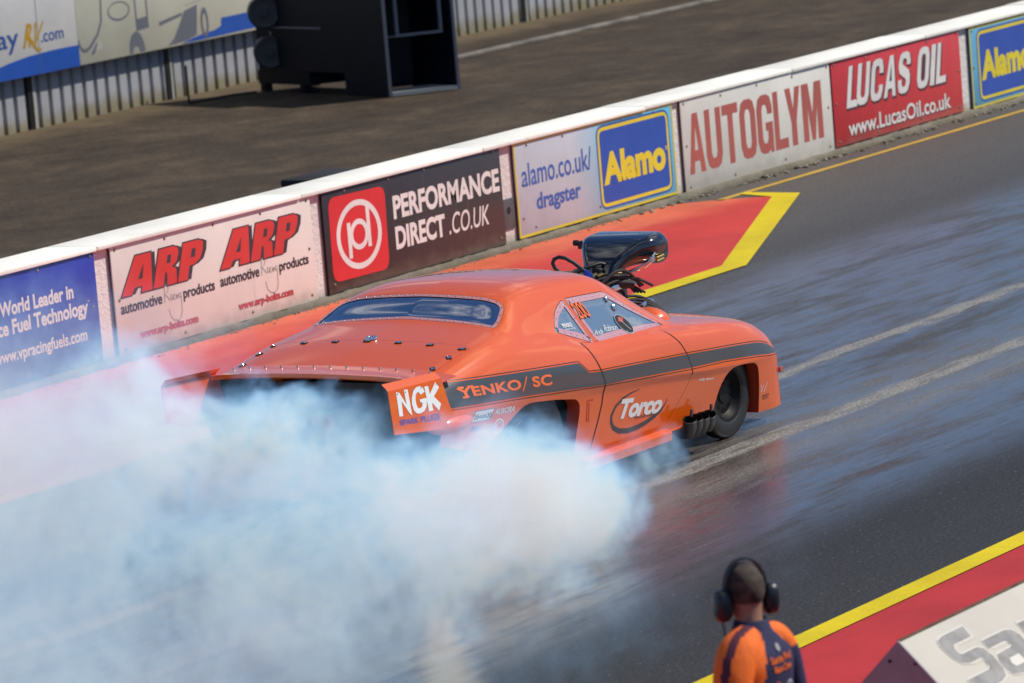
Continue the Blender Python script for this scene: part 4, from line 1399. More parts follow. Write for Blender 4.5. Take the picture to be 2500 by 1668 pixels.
# sponsor marks
M_dgrey = mat('logo_charcoal', (.045, .05, .06), .4)
M_dblue = mat('logo_blue', (.03, .16, .42), .4)
M_dwhite = mat('logo_white', (.74, .74, .74), .4)
sw = [(1.415, .604), (1.30, .597), (1.196, .580), (1.10, .538), (1.051, .485), (1.05, .44), (1.085, .392), (1.16, .356), (1.279, .335), (1.40, .334), (1.52, .347), (1.63, .369), (1.72, .398), (1.775, .435), (1.794, .468)]
sww = [.003, .010, .016, .022, .027, .030, .034, .036, .037, .036, .033, .027, .019, .010, .003]
art('door_logo', [fine(P_(stroke(sw, sww), 0, .0016)), fine(T_('Torco', ((1.135, .440), (1.180, .575), (1.755, .508), (1.705, .382)), 1, .003, .048, .96, .18)),
                  fine(T_('RACING FUELS', ((1.36, .402), (1.37, .420), (1.63, .396), (1.62, .378)), 2, .003, .01))], [M_dgrey, M_dwhite, M_dgrey], flank, car)
chk = []
for i in range(4):
    for j in range(3):
        if (i+j) % 2 == 0:
            for x0_ in (-.715, -.555):
                u0 = x0_+i*.014
                chk.append(P_([(u0, .784-.1*(u0+.7)+j*.012), (u0+.014, .782-.1*(u0+.7)+j*.012), (u0+.014, .794-.1*(u0+.7)+j*.012), (u0, .796-.1*(u0+.7)+j*.012)], 2, .003))
art('sticker', [fine(P_([(-.750, .772), (-.708, .845), (-.478, .825), (-.515, .752)], 1, .0016)), fine(P_([(-.742, .776), (-.703, .840), (-.486, .821), (-.520, .757)], 0, .0023)),
                fine(T_('RACING', ((-.655, .783), (-.648, .808), (-.562, .800), (-.568, .775)), 1, .003, .02))]+[fine(q) for q in chk], [M_dwhite, M_dblue, M_line], flank, car)
art('sponsor_name', [fine(T_('AURORA', ((-.472, .775), (-.462, .812), (-.217, .792), (-.228, .752)), 0, .002, .03))], M_dwhite, flank, car)
art('sponsor_name', [fine(T_('PAC', ((-.748, .712), (-.730, .746), (-.612, .734), (-.625, .702)), 0, .002, .035, 1.0, .2)),
                     fine(P_(stroke([(-.62, .725), (-.57, .735), (-.54, .715), (-.50, .722), (-.48, .705)], [.004, .012, .014, .010, .003]), 1, .002)),
                     fine(T_('RACING SPRINGS', ((-.75, .694), (-.748, .703), (-.49, .683), (-.49, .674)), 2, .002, 0))], [M_dblue, mat('logo_yellow', (.6, .5, .1), .4), M_dwhite], flank, car)
art('sponsor_name', [fine(P_(oval(-.405, .686, .062, .052, -.1), 0, .002, [oval(-.405, .686, .050, .041, -.1)])), fine(P_(oval(-.405, .686, .038, .031, -.1), 0, .002, [oval(-.405, .686, .031, .025, -.1)]))], M_dwhite, flank, car)
art('sponsor_name', [fine(T_('Hoosier', ((-.74, .612), (-.725, .660), (-.448, .640), (-.462, .588)), 0, .002, .01, .9, .25))], M_dwhite, flank, car)
art('fender_badge', [fine(T_('rally sport', ((2.218, .511), (2.225, .530), (2.428, .506), (2.423, .486)), 0, .002, .03))], M_dwhite, flank, car)
art('bumper_mark', [fine(P_(stroke([(3.138, .318), (3.148, .262), (3.178, .312), (3.186, .258), (3.232, .325)], [.008, .010, .010, .010, .004]), 0, .002)),
                    fine(T_('WISECO', ((3.163, .222), (3.166, .237), (3.262, .236), (3.260, .220)), 1, .002, .02)), fine(T_('PISTON', ((3.172, .204), (3.173, .216), (3.256, .214), (3.255, .202)), 1, .002, .01))], [M_dwhite, M_dgrey], flank, car)
art('side_vent', [fine(P_(stroke([(.722, .50), (.722, .650), (.80, .643)], .010), 0, .002)), fine(P_(stroke([(.748, .50), (.748, .630)], .008), 0, .002))], M_paintedge, flank, car)

# wheel arch returns, sills and the closed underside
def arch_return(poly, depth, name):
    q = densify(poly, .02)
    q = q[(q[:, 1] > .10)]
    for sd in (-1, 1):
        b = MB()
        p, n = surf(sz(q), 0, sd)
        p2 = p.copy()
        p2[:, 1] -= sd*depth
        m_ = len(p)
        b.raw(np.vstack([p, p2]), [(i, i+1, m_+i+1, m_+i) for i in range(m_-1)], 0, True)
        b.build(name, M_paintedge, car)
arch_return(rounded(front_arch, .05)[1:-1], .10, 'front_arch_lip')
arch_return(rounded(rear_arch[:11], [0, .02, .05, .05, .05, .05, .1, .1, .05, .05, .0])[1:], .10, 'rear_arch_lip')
b = MB()
b.box((2.70, 0, .36), (.62, 1.20, .42))
b.box((3.16, 0, .30), (.05, 1.62, .34))
b.box((2.36, 0, .32), (.05, 1.62, .30))
b.box((1.22, 0, .24), (2.2, 1.70, .05))
b.box((.02, 0, .50), (1.1, .90, .70))
b.box((-.95, 0, .80), (.03, 1.70, .46))
b.box((.66, 0, .45), (.03, 1.74, .55))
b.box((2.2, 0, .60), (.03, 1.55, .5))
b.box((.35, 0, .90), (.03, 1.45, .45))
b.build('undertray', M_gap, car)
for sd in (-1, 1):
    b = MB()
    V = [(.60, sd*.930, .268), (1.745, sd*.930, .262), (1.745, sd*.985, .238), (.60, sd*.985, .244), (.60, sd*.975, .185), (1.745, sd*.975, .180), (1.745, sd*.90, .178), (.60, sd*.90, .183)]
    b.raw(V, [(0, 1, 2, 3), (3, 2, 5, 4), (4, 5, 6, 7), (7, 6, 1, 0), (0, 3, 4, 7), (1, 6, 5, 2)])
    b.box((1.80, sd*.955, .244), (.18, .03, .014), 0, .004)
    b.build('side_skirt', M_paint, car)
b = MB()
pts = []
for sd in (-1, 1):
    pass
b.raw([(3.573, -.83, .13), (3.573, .83, .13), (3.573, .76, .43), (3.573, .60, .58), (3.573, .3, .605), (3.573, 0, .608), (3.573, -.3, .605), (3.573, -.60, .58), (3.573, -.76, .43)], [tuple(range(9))])
b.build('front_panel', M_paint, car)
b = MB()
for k in range(7):
    b.box((3.583, 0, .36+.026*k), (.012, 1.25, .008), 0)
b.build('grille', M_gloss, car)
for sd in (-1, 1):
    b = MB()
    b.lathe([(.0, .012), (.055, .010), (.07, .0), (.075, -.02)], 0, 24, 'X', (3.588, sd*.60, .45))
    b.build('headlight', M_chrome, car)
M_lens = mat('red_lens', (.45, .04, .02), .2, coat=1)
for sd in (-1, 1):
    b = MB()
    b.box((3.47, sd*.90, .375), (.045, .02, .04), 0, .006)
    b.build('marker_lamp', M_lens, car)
for sd in (-1, 1):
    q = bmesh.new()
    bmesh.ops.create_uvsphere(q, u_segments=24, v_segments=14, radius=1.0)
    bmesh.ops.scale(q, vec=(.24, .10, .07), verts=q.verts)
    bmesh.ops.translate(q, vec=(-.90, sd*.905, .800), verts=q.verts)
    MB().bm(q, 0, True).build('rear_bumper', M_paint, car)

# spoiler, end plates, rear end ---------------------------------------
sp = []
b = MB()
ys = np.linspace(-.975, .79, 50)
prof = [(-.872, .006, 0), (-.96, -.004, 0), (-1.05, -.006, 0), (-1.14, -.004, 0), (-1.175, .004, 0), (-1.178, -.020, 0), (-1.165, -.030, 0)]
V, F = [], []
for y in ys:
    r = row(-.90)
    z0 = float(np.interp(abs(y), r[:, 0], r[:, 1])) if abs(y) < .80 else float(np.interp(.80, r[:, 0], r[:, 1]))-.12*(abs(y)-.80)
    for (x, dz, _) in prof:
        V.append((x, y, z0+dz+(.0 if x > -1.0 else -.0)))
m_ = len(prof)
for i in range(len(ys)-1):
    for k in range(m_-1):
        F.append((i*m_+k, (i+1)*m_+k, (i+1)*m_+k+1, i*m_+k+1))
b.raw(V, F, 0, True)
spo = b.build('spoiler', M_paint, car)
b = MB()
for y in np.linspace(-.79, .79, 13):
    r = row(-.90)
    z0 = float(np.interp(abs(y), r[:, 0], r[:, 1]))
    b.lathe([(.0, .008), (.006, .007), (.009, .0)], 0, 10, 'Z', (-.912, y, z0+.0055))
b.build('rivet', M_steel, spo)
EDX, EDZ = .165, .032
for sd in (-1, 1):
    PL = [(-1.552-EDX, 1.126+EDZ), (-.936-EDX, 1.103+EDZ), (-.888-EDX, .975+EDZ), (-.842-EDX, .853+EDZ), (-.955-EDX, .772+EDZ), (-1.52-EDX, .839+EDZ)]
    y0 = -1.0 if sd < 0 else .80
    ep = MB()
    V2, F2 = cdt(np.array(PL))
    for dy in (0, -sd*.006):
        ep.raw([(a, y0+dy, z) for a, z in V2], F2)
    n_ = len(PL)
    ep.raw([(a, y0, z) for a, z in PL]+[(a, y0-sd*.006, z) for a, z in PL], [(i, (i+1) % n_, n_+(i+1) % n_, n_+i) for i in range(n_)])
    fl2 = [(-1.552-EDX, y0, 1.126+EDZ), (-.936-EDX, y0, 1.103+EDZ), (-.938-EDX, y0-sd*.045, 1.142+EDZ), (-1.553-EDX, y0-sd*.045, 1.172+EDZ)]
    ep.raw(fl2, [(0, 1, 2, 3)])
    e = ep.build('end_plate', M_paint, car)
    if sd < 0:
        fpl = Flat((-EDX, y0, EDZ), (1, 0, 0), (0, 0, 1))
        N_ = [(-1.448, .950), (-1.464, 1.108), (-1.425, 1.100), (-1.352, 1.000), (-1.365, 1.102), (-1.330, 1.098), (-1.306, .932), (-1.330, .950), (-1.400, 1.020), (-1.418, .946)]
        N_ = [(-1.450, .946), (-1.466, 1.110), (-1.428, 1.096), (-1.358, 1.006), (-1.375, 1.106), (-1.332, 1.102), (-1.304, .926), (-1.336, .952), (-1.412, 1.040), (-1.408, .942)]
        G_ = np.array([(-1.120, 1.010), (-1.205, 1.012), (-1.198, .990), (-1.176, .988), (-1.182, .964), (-1.205, .955), (-1.232, .962), (-1.248, .990), (-1.252, 1.020), (-1.244, 1.050), (-1.226, 1.064), (-1.205, 1.058), (-1.190, 1.040), (-1.140, 1.052), (-1.158, 1.080), (-1.190, 1.096), (-1.232, 1.098), (-1.270, 1.080), (-1.292, 1.040), (-1.296, .998), (-1.280, .955), (-1.250, .930), (-1.205, .922), (-1.160, .930), (-1.130, .955)])
        K_ = [(-1.108, .916), (-1.140, 1.084), (-1.096, 1.082), (-1.084, 1.025), (-1.010, 1.092), (-.972, 1.050), (-1.040, 1.002), (-.965, .942), (-.992, .900), (-1.068, .968), (-1.060, .914)]
        art('lettering', [P_(N_, 0, .002), P_(G_, 0, .002), P_(K_, 0, .002), T_('SPARK PLUGS', ((-1.452, .887), (-1.449, .924), (-.990, .884), (-.996, .842)), 1, .002, .02)],
            [M_white, mat('plug_blue', (.04, .10, .42), .4)], fpl, e)
    b = MB()
    for (a, z) in ((-1.45, 1.092), (-1.36, 1.089), (-1.27, 1.086), (-1.18, 1.083), (-1.09, 1.080), (-1.0, 1.076), (-.95, 1.068), (-1.49, .90), (-1.50, .87), (-.985, .862), (-.985, .83)):
        b.lathe([(.0, .006*sd), (.004, .005*sd), (.006, 0)], 0, 8, 'Y', (a-EDX, y0, z+EDZ))
    b.build('rivet', M_chrome, e)
b = MB()
b.raw([(-.98, -.86, 1.07), (-.98, .86, 1.07), (-.99, .84, .56), (-.99, -.84, .56)], [(0, 1, 2, 3)])
b.build('rear_panel', M_black, car)
for sd in (-1, 1):
    b = MB()
    b.tube([(-1.0, sd*.22, .80), (-1.10, sd*.22, .80), (-1.40, sd*.22, .79), (-1.48, sd*.22, .79)], [.09, .13, .13, .10], 0, 16)
    b.build('parachute_pack', mat('parachute_canvas', (.10, .075, .06), .8), car)
    b = MB()
    b.tube([(-.6, sd*.30, .45), (-1.2, sd*.26, .30), (-1.9, sd*.24, .16)], .02, 0, 8)
    b.lathe([(.0, -.02), (.07, -.02), (.07, .02), (.0, .02)], 0, 18, 'Y', (-1.9, sd*.24, .10))
    b.build('wheelie_bar', M_black, car)

# hood bulge, scoop and blower ------------------------------------------
b = MB()
NU = 20
V, F = [], []
bul = [(2.20, .30, .99, .00), (2.27, .42, 1.005, .06), (2.36, .47, 1.03, .085), (2.47, .46, 1.035, .085), (2.58, .40, .995, .06), (2.75, .34, .945, .04), (3.0, .27, .895, .03), (3.25, .18, .815, .012), (3.36, .08, .735, .0)]
for (x, hw, zt, rise) in bul:
    for k in range(NU+1):
        u = -1+2*k/NU
        r = row(x)
        zb = float(np.interp(abs(u)*hw, r[:, 0], r[:, 1]))-.006
        V.append((x, u*hw, zb+max(0, (zt-float(r[0, 1])))*(1-abs(u)**2.6)+.004))
for i in range(len(bul)-1):
    for k in range(NU):
        F.append((i*(NU+1)+k, (i+1)*(NU+1)+k, (i+1)*(NU+1)+k+1, i*(NU+1)+k+1))
b.raw(V, F, 0, True)
hb = b.build('hood_bulge', M_paint, car)
# teardrop fairing at the base of the windscreen, near side and far side
for sd in (-1, 1):
    q = bmesh.new()
    bmesh.ops.create_uvsphere(q, u_segments=28, v_segments=16, radius=1.0)
    for v in q.verts:
        x, y, z = v.co
        tx = 0.16 if x < 0 else 0.20
        k_ = 1-.45*max(x, 0)
        zz_ = math.copysign(abs(z)**.8, z)
        v.co = Vector((2.35+x*(tx+.02), sd*.50+y*.165*k_, .895+zz_*.125*k_*(1 if z > 0 else .5)))
    MB().bm(q, 0, True).build('hood_fairing', M_paint, car)

# injector hat: wide mouth forward, narrowing back and down on to the blower
hat = []
def rr(hw, hz, rad, n=8):
    pts = []
    for (cx_, cz_, a0) in ((hw-rad, hz-rad, 0), (-(hw-rad), hz-rad, 90), (-(hw-rad), -(hz-rad), 180), (hw-rad, -(hz-rad), 270)):
        for k in range(n+1):
            a = math.radians(a0+90*k/n)
            pts.append((cx_+rad*math.cos(a), cz_+rad*math.sin(a)))
    return pts
rings = []
for (x, hw, zc_, hz, rad, tilt) in ((2.985, .300, 1.350, .100, .080, 0), (3.00, .312, 1.350, .112, .090, 0), (2.985, .318, 1.350, .116, .092, 0), (2.93, .316, 1.352, .113, .088, .0), (2.86, .312, 1.358, .100, .075, .05), (2.80, .302, 1.354, .095, .07, .2),
                               (2.74, .262, 1.340, .092, .070, .45), (2.66, .200, 1.305, .090, .075, .9), (2.61, .160, 1.260, .085, .07, 1.3), (2.59, .145, 1.215, .09, .07, 1.57)):
    ring = []
    for (u, v) in rr(hw, hz, rad):
        ring.append((x-math.sin(tilt)*v*.9, u, zc_+math.cos(tilt)*v))
    rings.append(ring)
V = [p for r in rings for p in r]
n_ = len(rings[0])
F = []
for i in range(len(rings)-1):
    for k in range(n_):
        l = (k+1) % n_
        F.append((i*n_+k, i*n_+l, (i+1)*n_+l, (i+1)*n_+k))
b = MB()
b.raw(V, F, 0, True)
hat = b.build('hood_scoop', M_gloss, car)
b = MB()
b.raw([(2.95, u, 1.350+v) for u, v in rr(.296, .096, .075)], [tuple(range(n_))])
for k in (-1, 0, 1):
    b.tube([(2.965, k*.19, 1.245), (2.965, k*.19, 1.45)], .006, 0, 6)
b.build('throttle_plate', M_gap, hat)
b = MB()
for u in np.linspace(-.25, .25, 5):
    b.lathe([(.0, .004), (.005, .003), (.006, 0)], 0, 8, 'Z', (2.93, u, 1.470))
b.build('bolt', M_chrome, hat)
b = MB()
b.tube([(2.60, .10, 1.23), (2.70, -.12, 1.20), (2.78, -.24, 1.245), (2.82, -.30, 1.30)], .016, 0, 10)
b.tube([(2.62, -.20, 1.22), (2.72, -.305, 1.28), (2.80, -.318, 1.335)], .010, 0, 8)
for zz in (1.275, 1.300):
    b.tube([(2.80, -.325, zz), (2.90, -.325, zz+.006)], .010, 1, 10)
b.box((2.76, -.318, 1.30), (.05, .02, .04), 0, .005)
b.build('fuel_line', [M_chrome, M_brass], hat)
b = MB()
b.tube([(2.79, .24, 1.30), (2.79, .24, 1.42)], .006, 0, 6)
b.box((2.80, .29, 1.395), (.06, .06, .06), 0, .012)
b.lathe([(.0, 0), (.022, .0), (.022, .03), (0, .03)], 0, 12, 'Y', (2.79, .325, 1.41))
b.build('throttle_linkage', M_black, hat)
b = MB()
b.box((2.58, 0, 1.135), (.34, .36, .05), 0, .015)
b.box((2.58, 0, 1.05), (.24, .26, .13), 1, .02)
b.box((2.60, 0, .93), (.44, .40, .14), 0, .03)
b.build('blower', [M_chrome, mat('cast_magnesium', (.42, .41, .37), .5, metal=.3)], car)
b = MB()
def arc(p0, p1, h, n=10, side=(0, 0, 0)):
    p0, p1 = Vector(p0), Vector(p1)
    return [p0.lerp(p1, k/n)+Vector((0, 0, 1))*h*math.sin(math.pi*k/n)+Vector(side)*math.sin(math.pi*k/n) for k in range(n+1)]
for k in range(8):
    y0 = -.22+.055*k
    b.tube(arc((2.30, y0*.7+.10, 1.16), (2.80-.02*(k % 3), y0*1.25, 1.10+.006*k), .07+.012*(k % 4), 12, (0, -.03, 0)), .011, 0, 8)
for k in range(4):
    b.tube(arc((2.42, .20-.1*k, 1.14), (2.72, -.26+.03*k, 1.06), .09, 10), .009, 0, 8)
b.tube([(2.26, -.02, 1.19), (2.20, .03, 1.24), (2.16, .09, 1.29), (2.14, .125, 1.33), (2.13, .135, 1.365), (2.13, .12, 1.395), (2.14, .085, 1.41), (2.16, .045, 1.40), (2.19, .0, 1.365), (2.22, -.04, 1.32), (2.26, -.08, 1.26)], .014, 0, 10)
b.tube([(2.30, .18, 1.20), (2.42, .05, 1.285), (2.52, -.02, 1.305), (2.58, -.06, 1.28)], .012, 0, 8)
b.tube([(2.55, -.10, 1.16), (2.58, -.16, 1.08), (2.60, -.18, 1.0)], .012, 0, 8)
b.box((2.50, .0, 1.235), (.05, .07, .085), 0, .006, Matrix.Rotation(.3, 4, 'X'))
for k in range(4):
    b.tube([(2.42, .10-.05*k, 1.225), (2.46, .08-.05*k, 1.235)], .014, 1, 8)
    b.tube([(2.54, .02-.05*k, 1.232), (2.58, .0-.05*k, 1.225)], .014, 1 if k % 2 else 2, 8)
b.tube([(2.235, -.06, 1.295), (2.27, -.095, 1.245)], .020, 2, 8)
for k in range(14):
    a0 = random.uniform(-.28, .30)
    b.tube(arc((2.22+random.uniform(0, .12), a0*.8+.06, 1.15+random.uniform(0, .05)), (2.58+random.uniform(0, .14), a0*.8+random.uniform(-.08, .08), 1.12+random.uniform(-.02, .06)), random.uniform(.04, .11), 12, (0, random.uniform(-.05, .05), 0)), random.uniform(.008, .013), 0, 8)
b.tube([(2.24, .24, 1.17), (2.34, .10, 1.19), (2.46, -.08, 1.17), (2.60, -.24, 1.14)], [.03, .045, .045, .03], 0, 10)
b.build('injector_hoses', [M_black, M_brass, M_blueanod], car)
b = MB()
for k in range(5):
    b.tube(arc((2.52, -.17, 1.05-.03*k), (2.80, -.33-.02*k, .93-.015*k), .05, 8), .011, 0, 8)
b.box((2.72, -.24, .96), (.16, .10, .10), 1, .02)
b.build('engine_plumbing', [M_black, M_chrome], car)

# exhaust stubs --------------------------------------------------------
for k, (xt, xb) in enumerate(((1.965, 2.01), (2.055, 2.095), (2.145, 2.18), (2.24, 2.275))):
    for sd in (-1, 1):
        b = MB()
        z = .285-.004*k
        pts = [(xb+.10, sd*.80, .20), (xb+.03, sd*.90, .175), (xb, sd*.955, .185), (xt+.02, sd*.985, .225), (xt, sd*1.0, z)]
        P_in = [(q[0], q[1], q[2]) for q in pts]
        b.tube(P_in, .050, 0, 18, False, False)
        b.tube([P_in[-1], P_in[-2], P_in[-3]], .045, 1, 18, False, False)
        b.tube([Vector(P_in[-1])+Vector((0, 0, .0)), Vector(P_in[-1])+(Vector(P_in[-1])-Vector(P_in[-2])).normalized()*.004], .0512, 2, 18, False, False)
        if k in (0, 3):
            b.box((xt+.012, sd*1.012, z+.045), (.018, .018, .05), 0, .003, Matrix.Rotation(.3, 4, 'Y'))
        e = b.build('exhaust_pipe', [mat('burnt_steel', (.10, .095, .10), .42, metal=.7) if k+sd == -1 else bpy.data.materials['burnt_steel'], M_gap, M_steel], car, None, False)

# wheels ---------------------------------------------------------------
M_rim = mat('black_rim', (.005, .005, .006), .5, spec=.25)
def wheel(name, x, y, z, R, w_, rim, sd, spin=0):
    root = MB()
    hw = w_/2
    prof = [(rim, -hw*.72), (rim+.012, -hw*.9), (rim+.05, -hw), (R-.055, -hw*1.02), (R-.018, -hw*.92), (R-.004, -hw*.72), (R, -hw*.4), (R, hw*.4), (R-.004, hw*.72), (R-.018, hw*.92), (R-.055, hw*1.02), (rim+.05, hw), (rim+.012, hw*.9), (rim, hw*.72)]
    root.lathe(prof, 0, 64)
    t_ = root.build('wheel', M_tyre, car, (x, y, z))
    o_ = sd*hw
    rm = MB()
    rm.lathe([(rim+.004, -o_*.7), (rim-.012, -o_*.55), (rim-.02, o_*.3), (rim-.012, o_*.72), (rim+.006, o_*.82), (rim+.012, o_*.90), (rim+.004, o_*.93), (rim-.012, o_*.86), (rim-.02, o_*.6), (rim-.045, o_*.1), (.075, o_*.18), (.065, o_*.35), (.0, o_*.36)], 0, 48)
    for k in range(10):
        a = 2*math.pi*k/10+spin
        rm.lathe([(.0, .006), (.014, .005), (.016, .0)], 0, 10, 'Y', (rim*.62*math.cos(a), o_*.12+sd*.004, rim*.62*math.sin(a)))
    rm.tube([(rim*.97*math.cos(q_), o_*.80, rim*.97*math.sin(q_)) for q_ in [2*math.pi*k/40 for k in range(40)]], .0035, 1, 8, True)
    for k in range(5):
        a = 2*math.pi*k/5+spin+.6
        rm.lathe([(.0, .012), (.010, .010), (.011, 0)], 1, 8, 'Y', (.055*math.cos(a), o_*.37, .055*math.sin(a)))
    rm.build('rim', [M_rim, M_steel], t_)
for sd in (-1, 1):
    wheel('wheel', 2.765, sd*.80, .325, .325, .125, .195, sd, .3)
    wheel('wheel', .03, sd*.70, .455, .455, .44, .205, sd, .1)

# inside ---------------------------------------------------------------
b = MB()
R_ = .021
for sd in (-1, 1):
    b.tube([(.50, sd*.60, .45), (.55, sd*.585, 1.0), (.62, sd*.50, 1.38), (1.0, sd*.50, 1.41), (1.40, sd*.50, 1.35), (1.70, sd*.62, 1.12), (2.0, sd*.70, .88), (2.05, sd*.72, .4)], R_, 0, 10)
    b.tube([(.60, sd*.50, 1.36), (.1, sd*.50, 1.05), (-.5, sd*.45, .70)], R_, 0, 10)
    b.tube([(.56, sd*.6, .95), (1.2, sd*.76, .72), (1.9, sd*.72, .60)], R_, 0, 10)
    b.tube([(.56, sd*.6, .60), (1.2, sd*.78, .80), (2.0, sd*.72, .85)], R_, 0, 10)
    b.tube([(.06, sd*.50, 1.03), (.56, sd*.1, .6)], R_*.8, 0, 10)
b.tube([(.62, -.50, 1.38), (.62, .50, 1.38)], R_, 0, 10)
b.tube([(1.40, -.50, 1.35), (1.40, .50, 1.35)], R_, 0, 10)
b.tube([(.55, -.585, 1.0), (.55, .585, 1.0)], R_, 0, 10)
b.tube([(.60, -.48, 1.36), (.50, .5, .7)], R_*.8, 0, 10)
b.build('roll_cage', M_paint, car)
b = MB()
b.box((1.0, -.30, .55), (.5, .48, .14), 0, .05)
b.box((.72, -.30, .85), (.16, .48, .62), 0, .06, Matrix.Rotation(-.18, 4, 'Y'))
b.box((.70, -.30, 1.17), (.12, .24, .16), 0, .04)
b.build('seat', M_black, car)
b = MB()
b.box((1.85, 0, .84), (.14, 1.3, .16), 0, .04)
b.tube([(1.45+.02*math.cos(a), -.30+.15*math.sin(a), .90+.13*math.cos(a)) for a in [2*math.pi*k/20 for k in range(20)]], .013, 0, 8, True)
b.tube([(1.47, -.30, .90), (1.8, -.30, .80)], .018, 0, 8)
b.build('dashboard', M_black, car)
for sd in (-1, 1):
    b = MB()
    b.box((.98, sd*.46, 1.16), (.30, .012, .17), 0, .02, Matrix.Rotation(.1, 4, 'Y'))
    b.build('head_guard', M_bandside, car)
b = MB()
b.tube([(.02, .50, 1.245), (.13, .46, 1.32), (.22, .42, 1.385)], .022, 0, 10)
b.box((.17, -.50, 1.31), (.16, .16, .012), 0, .004, Matrix.Rotation(-.45, 4, 'Y'))
b.box((.03, -.58, 1.24), (.10, .10, .012), 0, .004, Matrix.Rotation(-.45, 4, 'Y'))
b.build('window_brace', M_bandside, car)

# ------------------------------------------------------------------ start-line marshal, seen from behind
def skinned(name, verts, edges, radii, mats, parent, level=2, root=0):
    """One continuous surface grown round a skeleton."""
    me = bpy.data.meshes.new(name+'_bones')
    me.from_pydata(verts, edges, [])
    ob = bpy.data.objects.new(name+'_bones', me)
    COL.objects.link(ob)
    md = ob.modifiers.new('skin', 'SKIN')
    md.use_smooth_shade = True
    if not me.skin_vertices:
        bm_ = bmesh.new(); bm_.from_mesh(me); bm_.verts.layers.skin.verify(); bm_.to_mesh(me); bm_.free()
    for i, r in enumerate(radii):
        sv_ = me.skin_vertices[0].data[i]
        sv_.radius = r if hasattr(r, '__len__') else (r, r)
        sv_.use_root = (i == root)
    ms = ob.modifiers.new('sub', 'SUBSURF')
    ms.levels = ms.render_levels = level
    bpy.context.view_layer.update()
    dg = bpy.context.evaluated_depsgraph_get()
    m2 = bpy.data.meshes.new_from_object(ob.evaluated_get(dg))
    m2.name = name
    bpy.data.objects.remove(ob)
    bpy.data.meshes.remove(me)
    m2.materials.clear()
    for m_ in mats:
        m2.materials.append(m_)
    m2.polygons.foreach_set('use_smooth', [True]*len(m2.polygons))
    return add(name, m2, parent)
man = empty('person', (-8.82, -7.64, 0))
tag(man, 'person in orange and navy shirt standing with back to us, watching the strip', 'person')
M_skinc = mat('skin', (.34, .17, .115), .55, vary=.15, vscale=8)
M_hair = mat('cropped_hair', (.075, .058, .045), .85, vary=.75, vscale=16, bump=1.0, bscale=180)
M_navy = mat('navy_cloth', (.012, .015, .062), .85, bump=1.0, bscale=9)
M_ocl = mat('orange_cloth', (.78, .14, .008), .8, bump=1.0, bscale=8)
M_trou = mat('dark_trousers', (.02, .02, .026), .9, vary=.2)
HX, HY = .028, .045
HF = Vector((.55, .835, 0)).normalized()          # where the head looks
V, E, R = [], [], []
def bone(p, r, par=None):
    V.append(p); R.append(r)
    if par is not None:
        E.append((par, len(V)-1))
    return len(V)-1
hip = bone((0, 0, .96), (.15, .11))
waist = bone((0, 0, 1.12), (.145, .10), hip)
chest = bone((0, .005, 1.32), (.165, .11), waist)
neck0 = bone((.004, .012, 1.47), (.075, .07), chest)
neck1 = bone((.012, .022, 1.555), (.058, .058), neck0)
h0 = bone((HX, HY, 1.635), (.074, .084), neck1)
h1 = bone((HX, HY, 1.705), (.079, .098), h0)
h2 = bone((HX, HY, 1.768), (.070, .086), h1)
nose = bone((HX+HF.x*.112, HY+HF.y*.112, 1.675), .013, h1)
for sd in (-1, 1):
    sh = bone((sd*.185, 0, 1.42), .062, chest)
    el = bone((sd*.265, -.02, 1.13), .043, sh)
    wr_ = bone((sd*.235, .14, .93), .028, el)
    pm = bone((sd*.228, .175, .865), (.036, .018), wr_)
    pe = bone((sd*.226, .19, .835), (.034, .014), pm)
    for k in range(4):
        f0 = bone((sd*(.226)+(k-1.5)*.019, .200, .812), .009, pe)
        f1 = bone((sd*(.226)+(k-1.5)*.020, .203, .775-.006*(1.5-abs(k-1.5))), .008, f0)
        bone((sd*(.224)+(k-1.5)*.019, .193, .748-.010*(1.5-abs(k-1.5))), .0065, f1)
    t0 = bone((sd*.195, .180, .850), .010, pm)
    bone((sd*.183, .196, .815), .008, t0)
    th = bone((sd*.095, .0, .84), .085, hip)
    kn = bone((sd*.11, .01, .50), .058, th)
    an = bone((sd*.12, -.01, .09), .040, kn)
    bone((sd*.13, .13, .045), .035, an)
skinned('body', V, E, R, [M_skinc], man, 2, 0)
# hair: a close cap over the skull, high at the nape
b = MB()
q = bmesh.new()
bmesh.ops.create_uvsphere(q, u_segments=40, v_segments=28, radius=1.0)
dead = []
side = Vector((HF.y, -HF.x, 0))
for v in q.verts:
    f_, s_, z = v.co.y, v.co.x, v.co.z
    low_ = -.55+.55*max(f_, 0)**.8+(.25 if f_ > .55 else 0)
    if z < low_ or (f_ > .78 and z < .55):
        dead.append(v)
    v.co = Vector((HX, HY, 1.708))+side*(s_*.0845)+HF*(f_*.102-.004)+Vector((0, 0, z*.110))
bmesh.ops.delete(q, geom=dead, context='VERTS')
b.bm(q, 0, True)
b.build('hair', M_hair, man)
for sd in (-1, 1):
    b = MB()
    e_ = Vector((HX, HY, 1.705))+HF*.088+side*(.032*sd)
    q = bmesh.new()
    bmesh.ops.create_uvsphere(q, u_segments=12, v_segments=8, radius=.012)
    bmesh.ops.translate(q, vec=e_, verts=q.verts)
    b.bm(q, 0, True)
    b.build('eye', M_gloss, man)
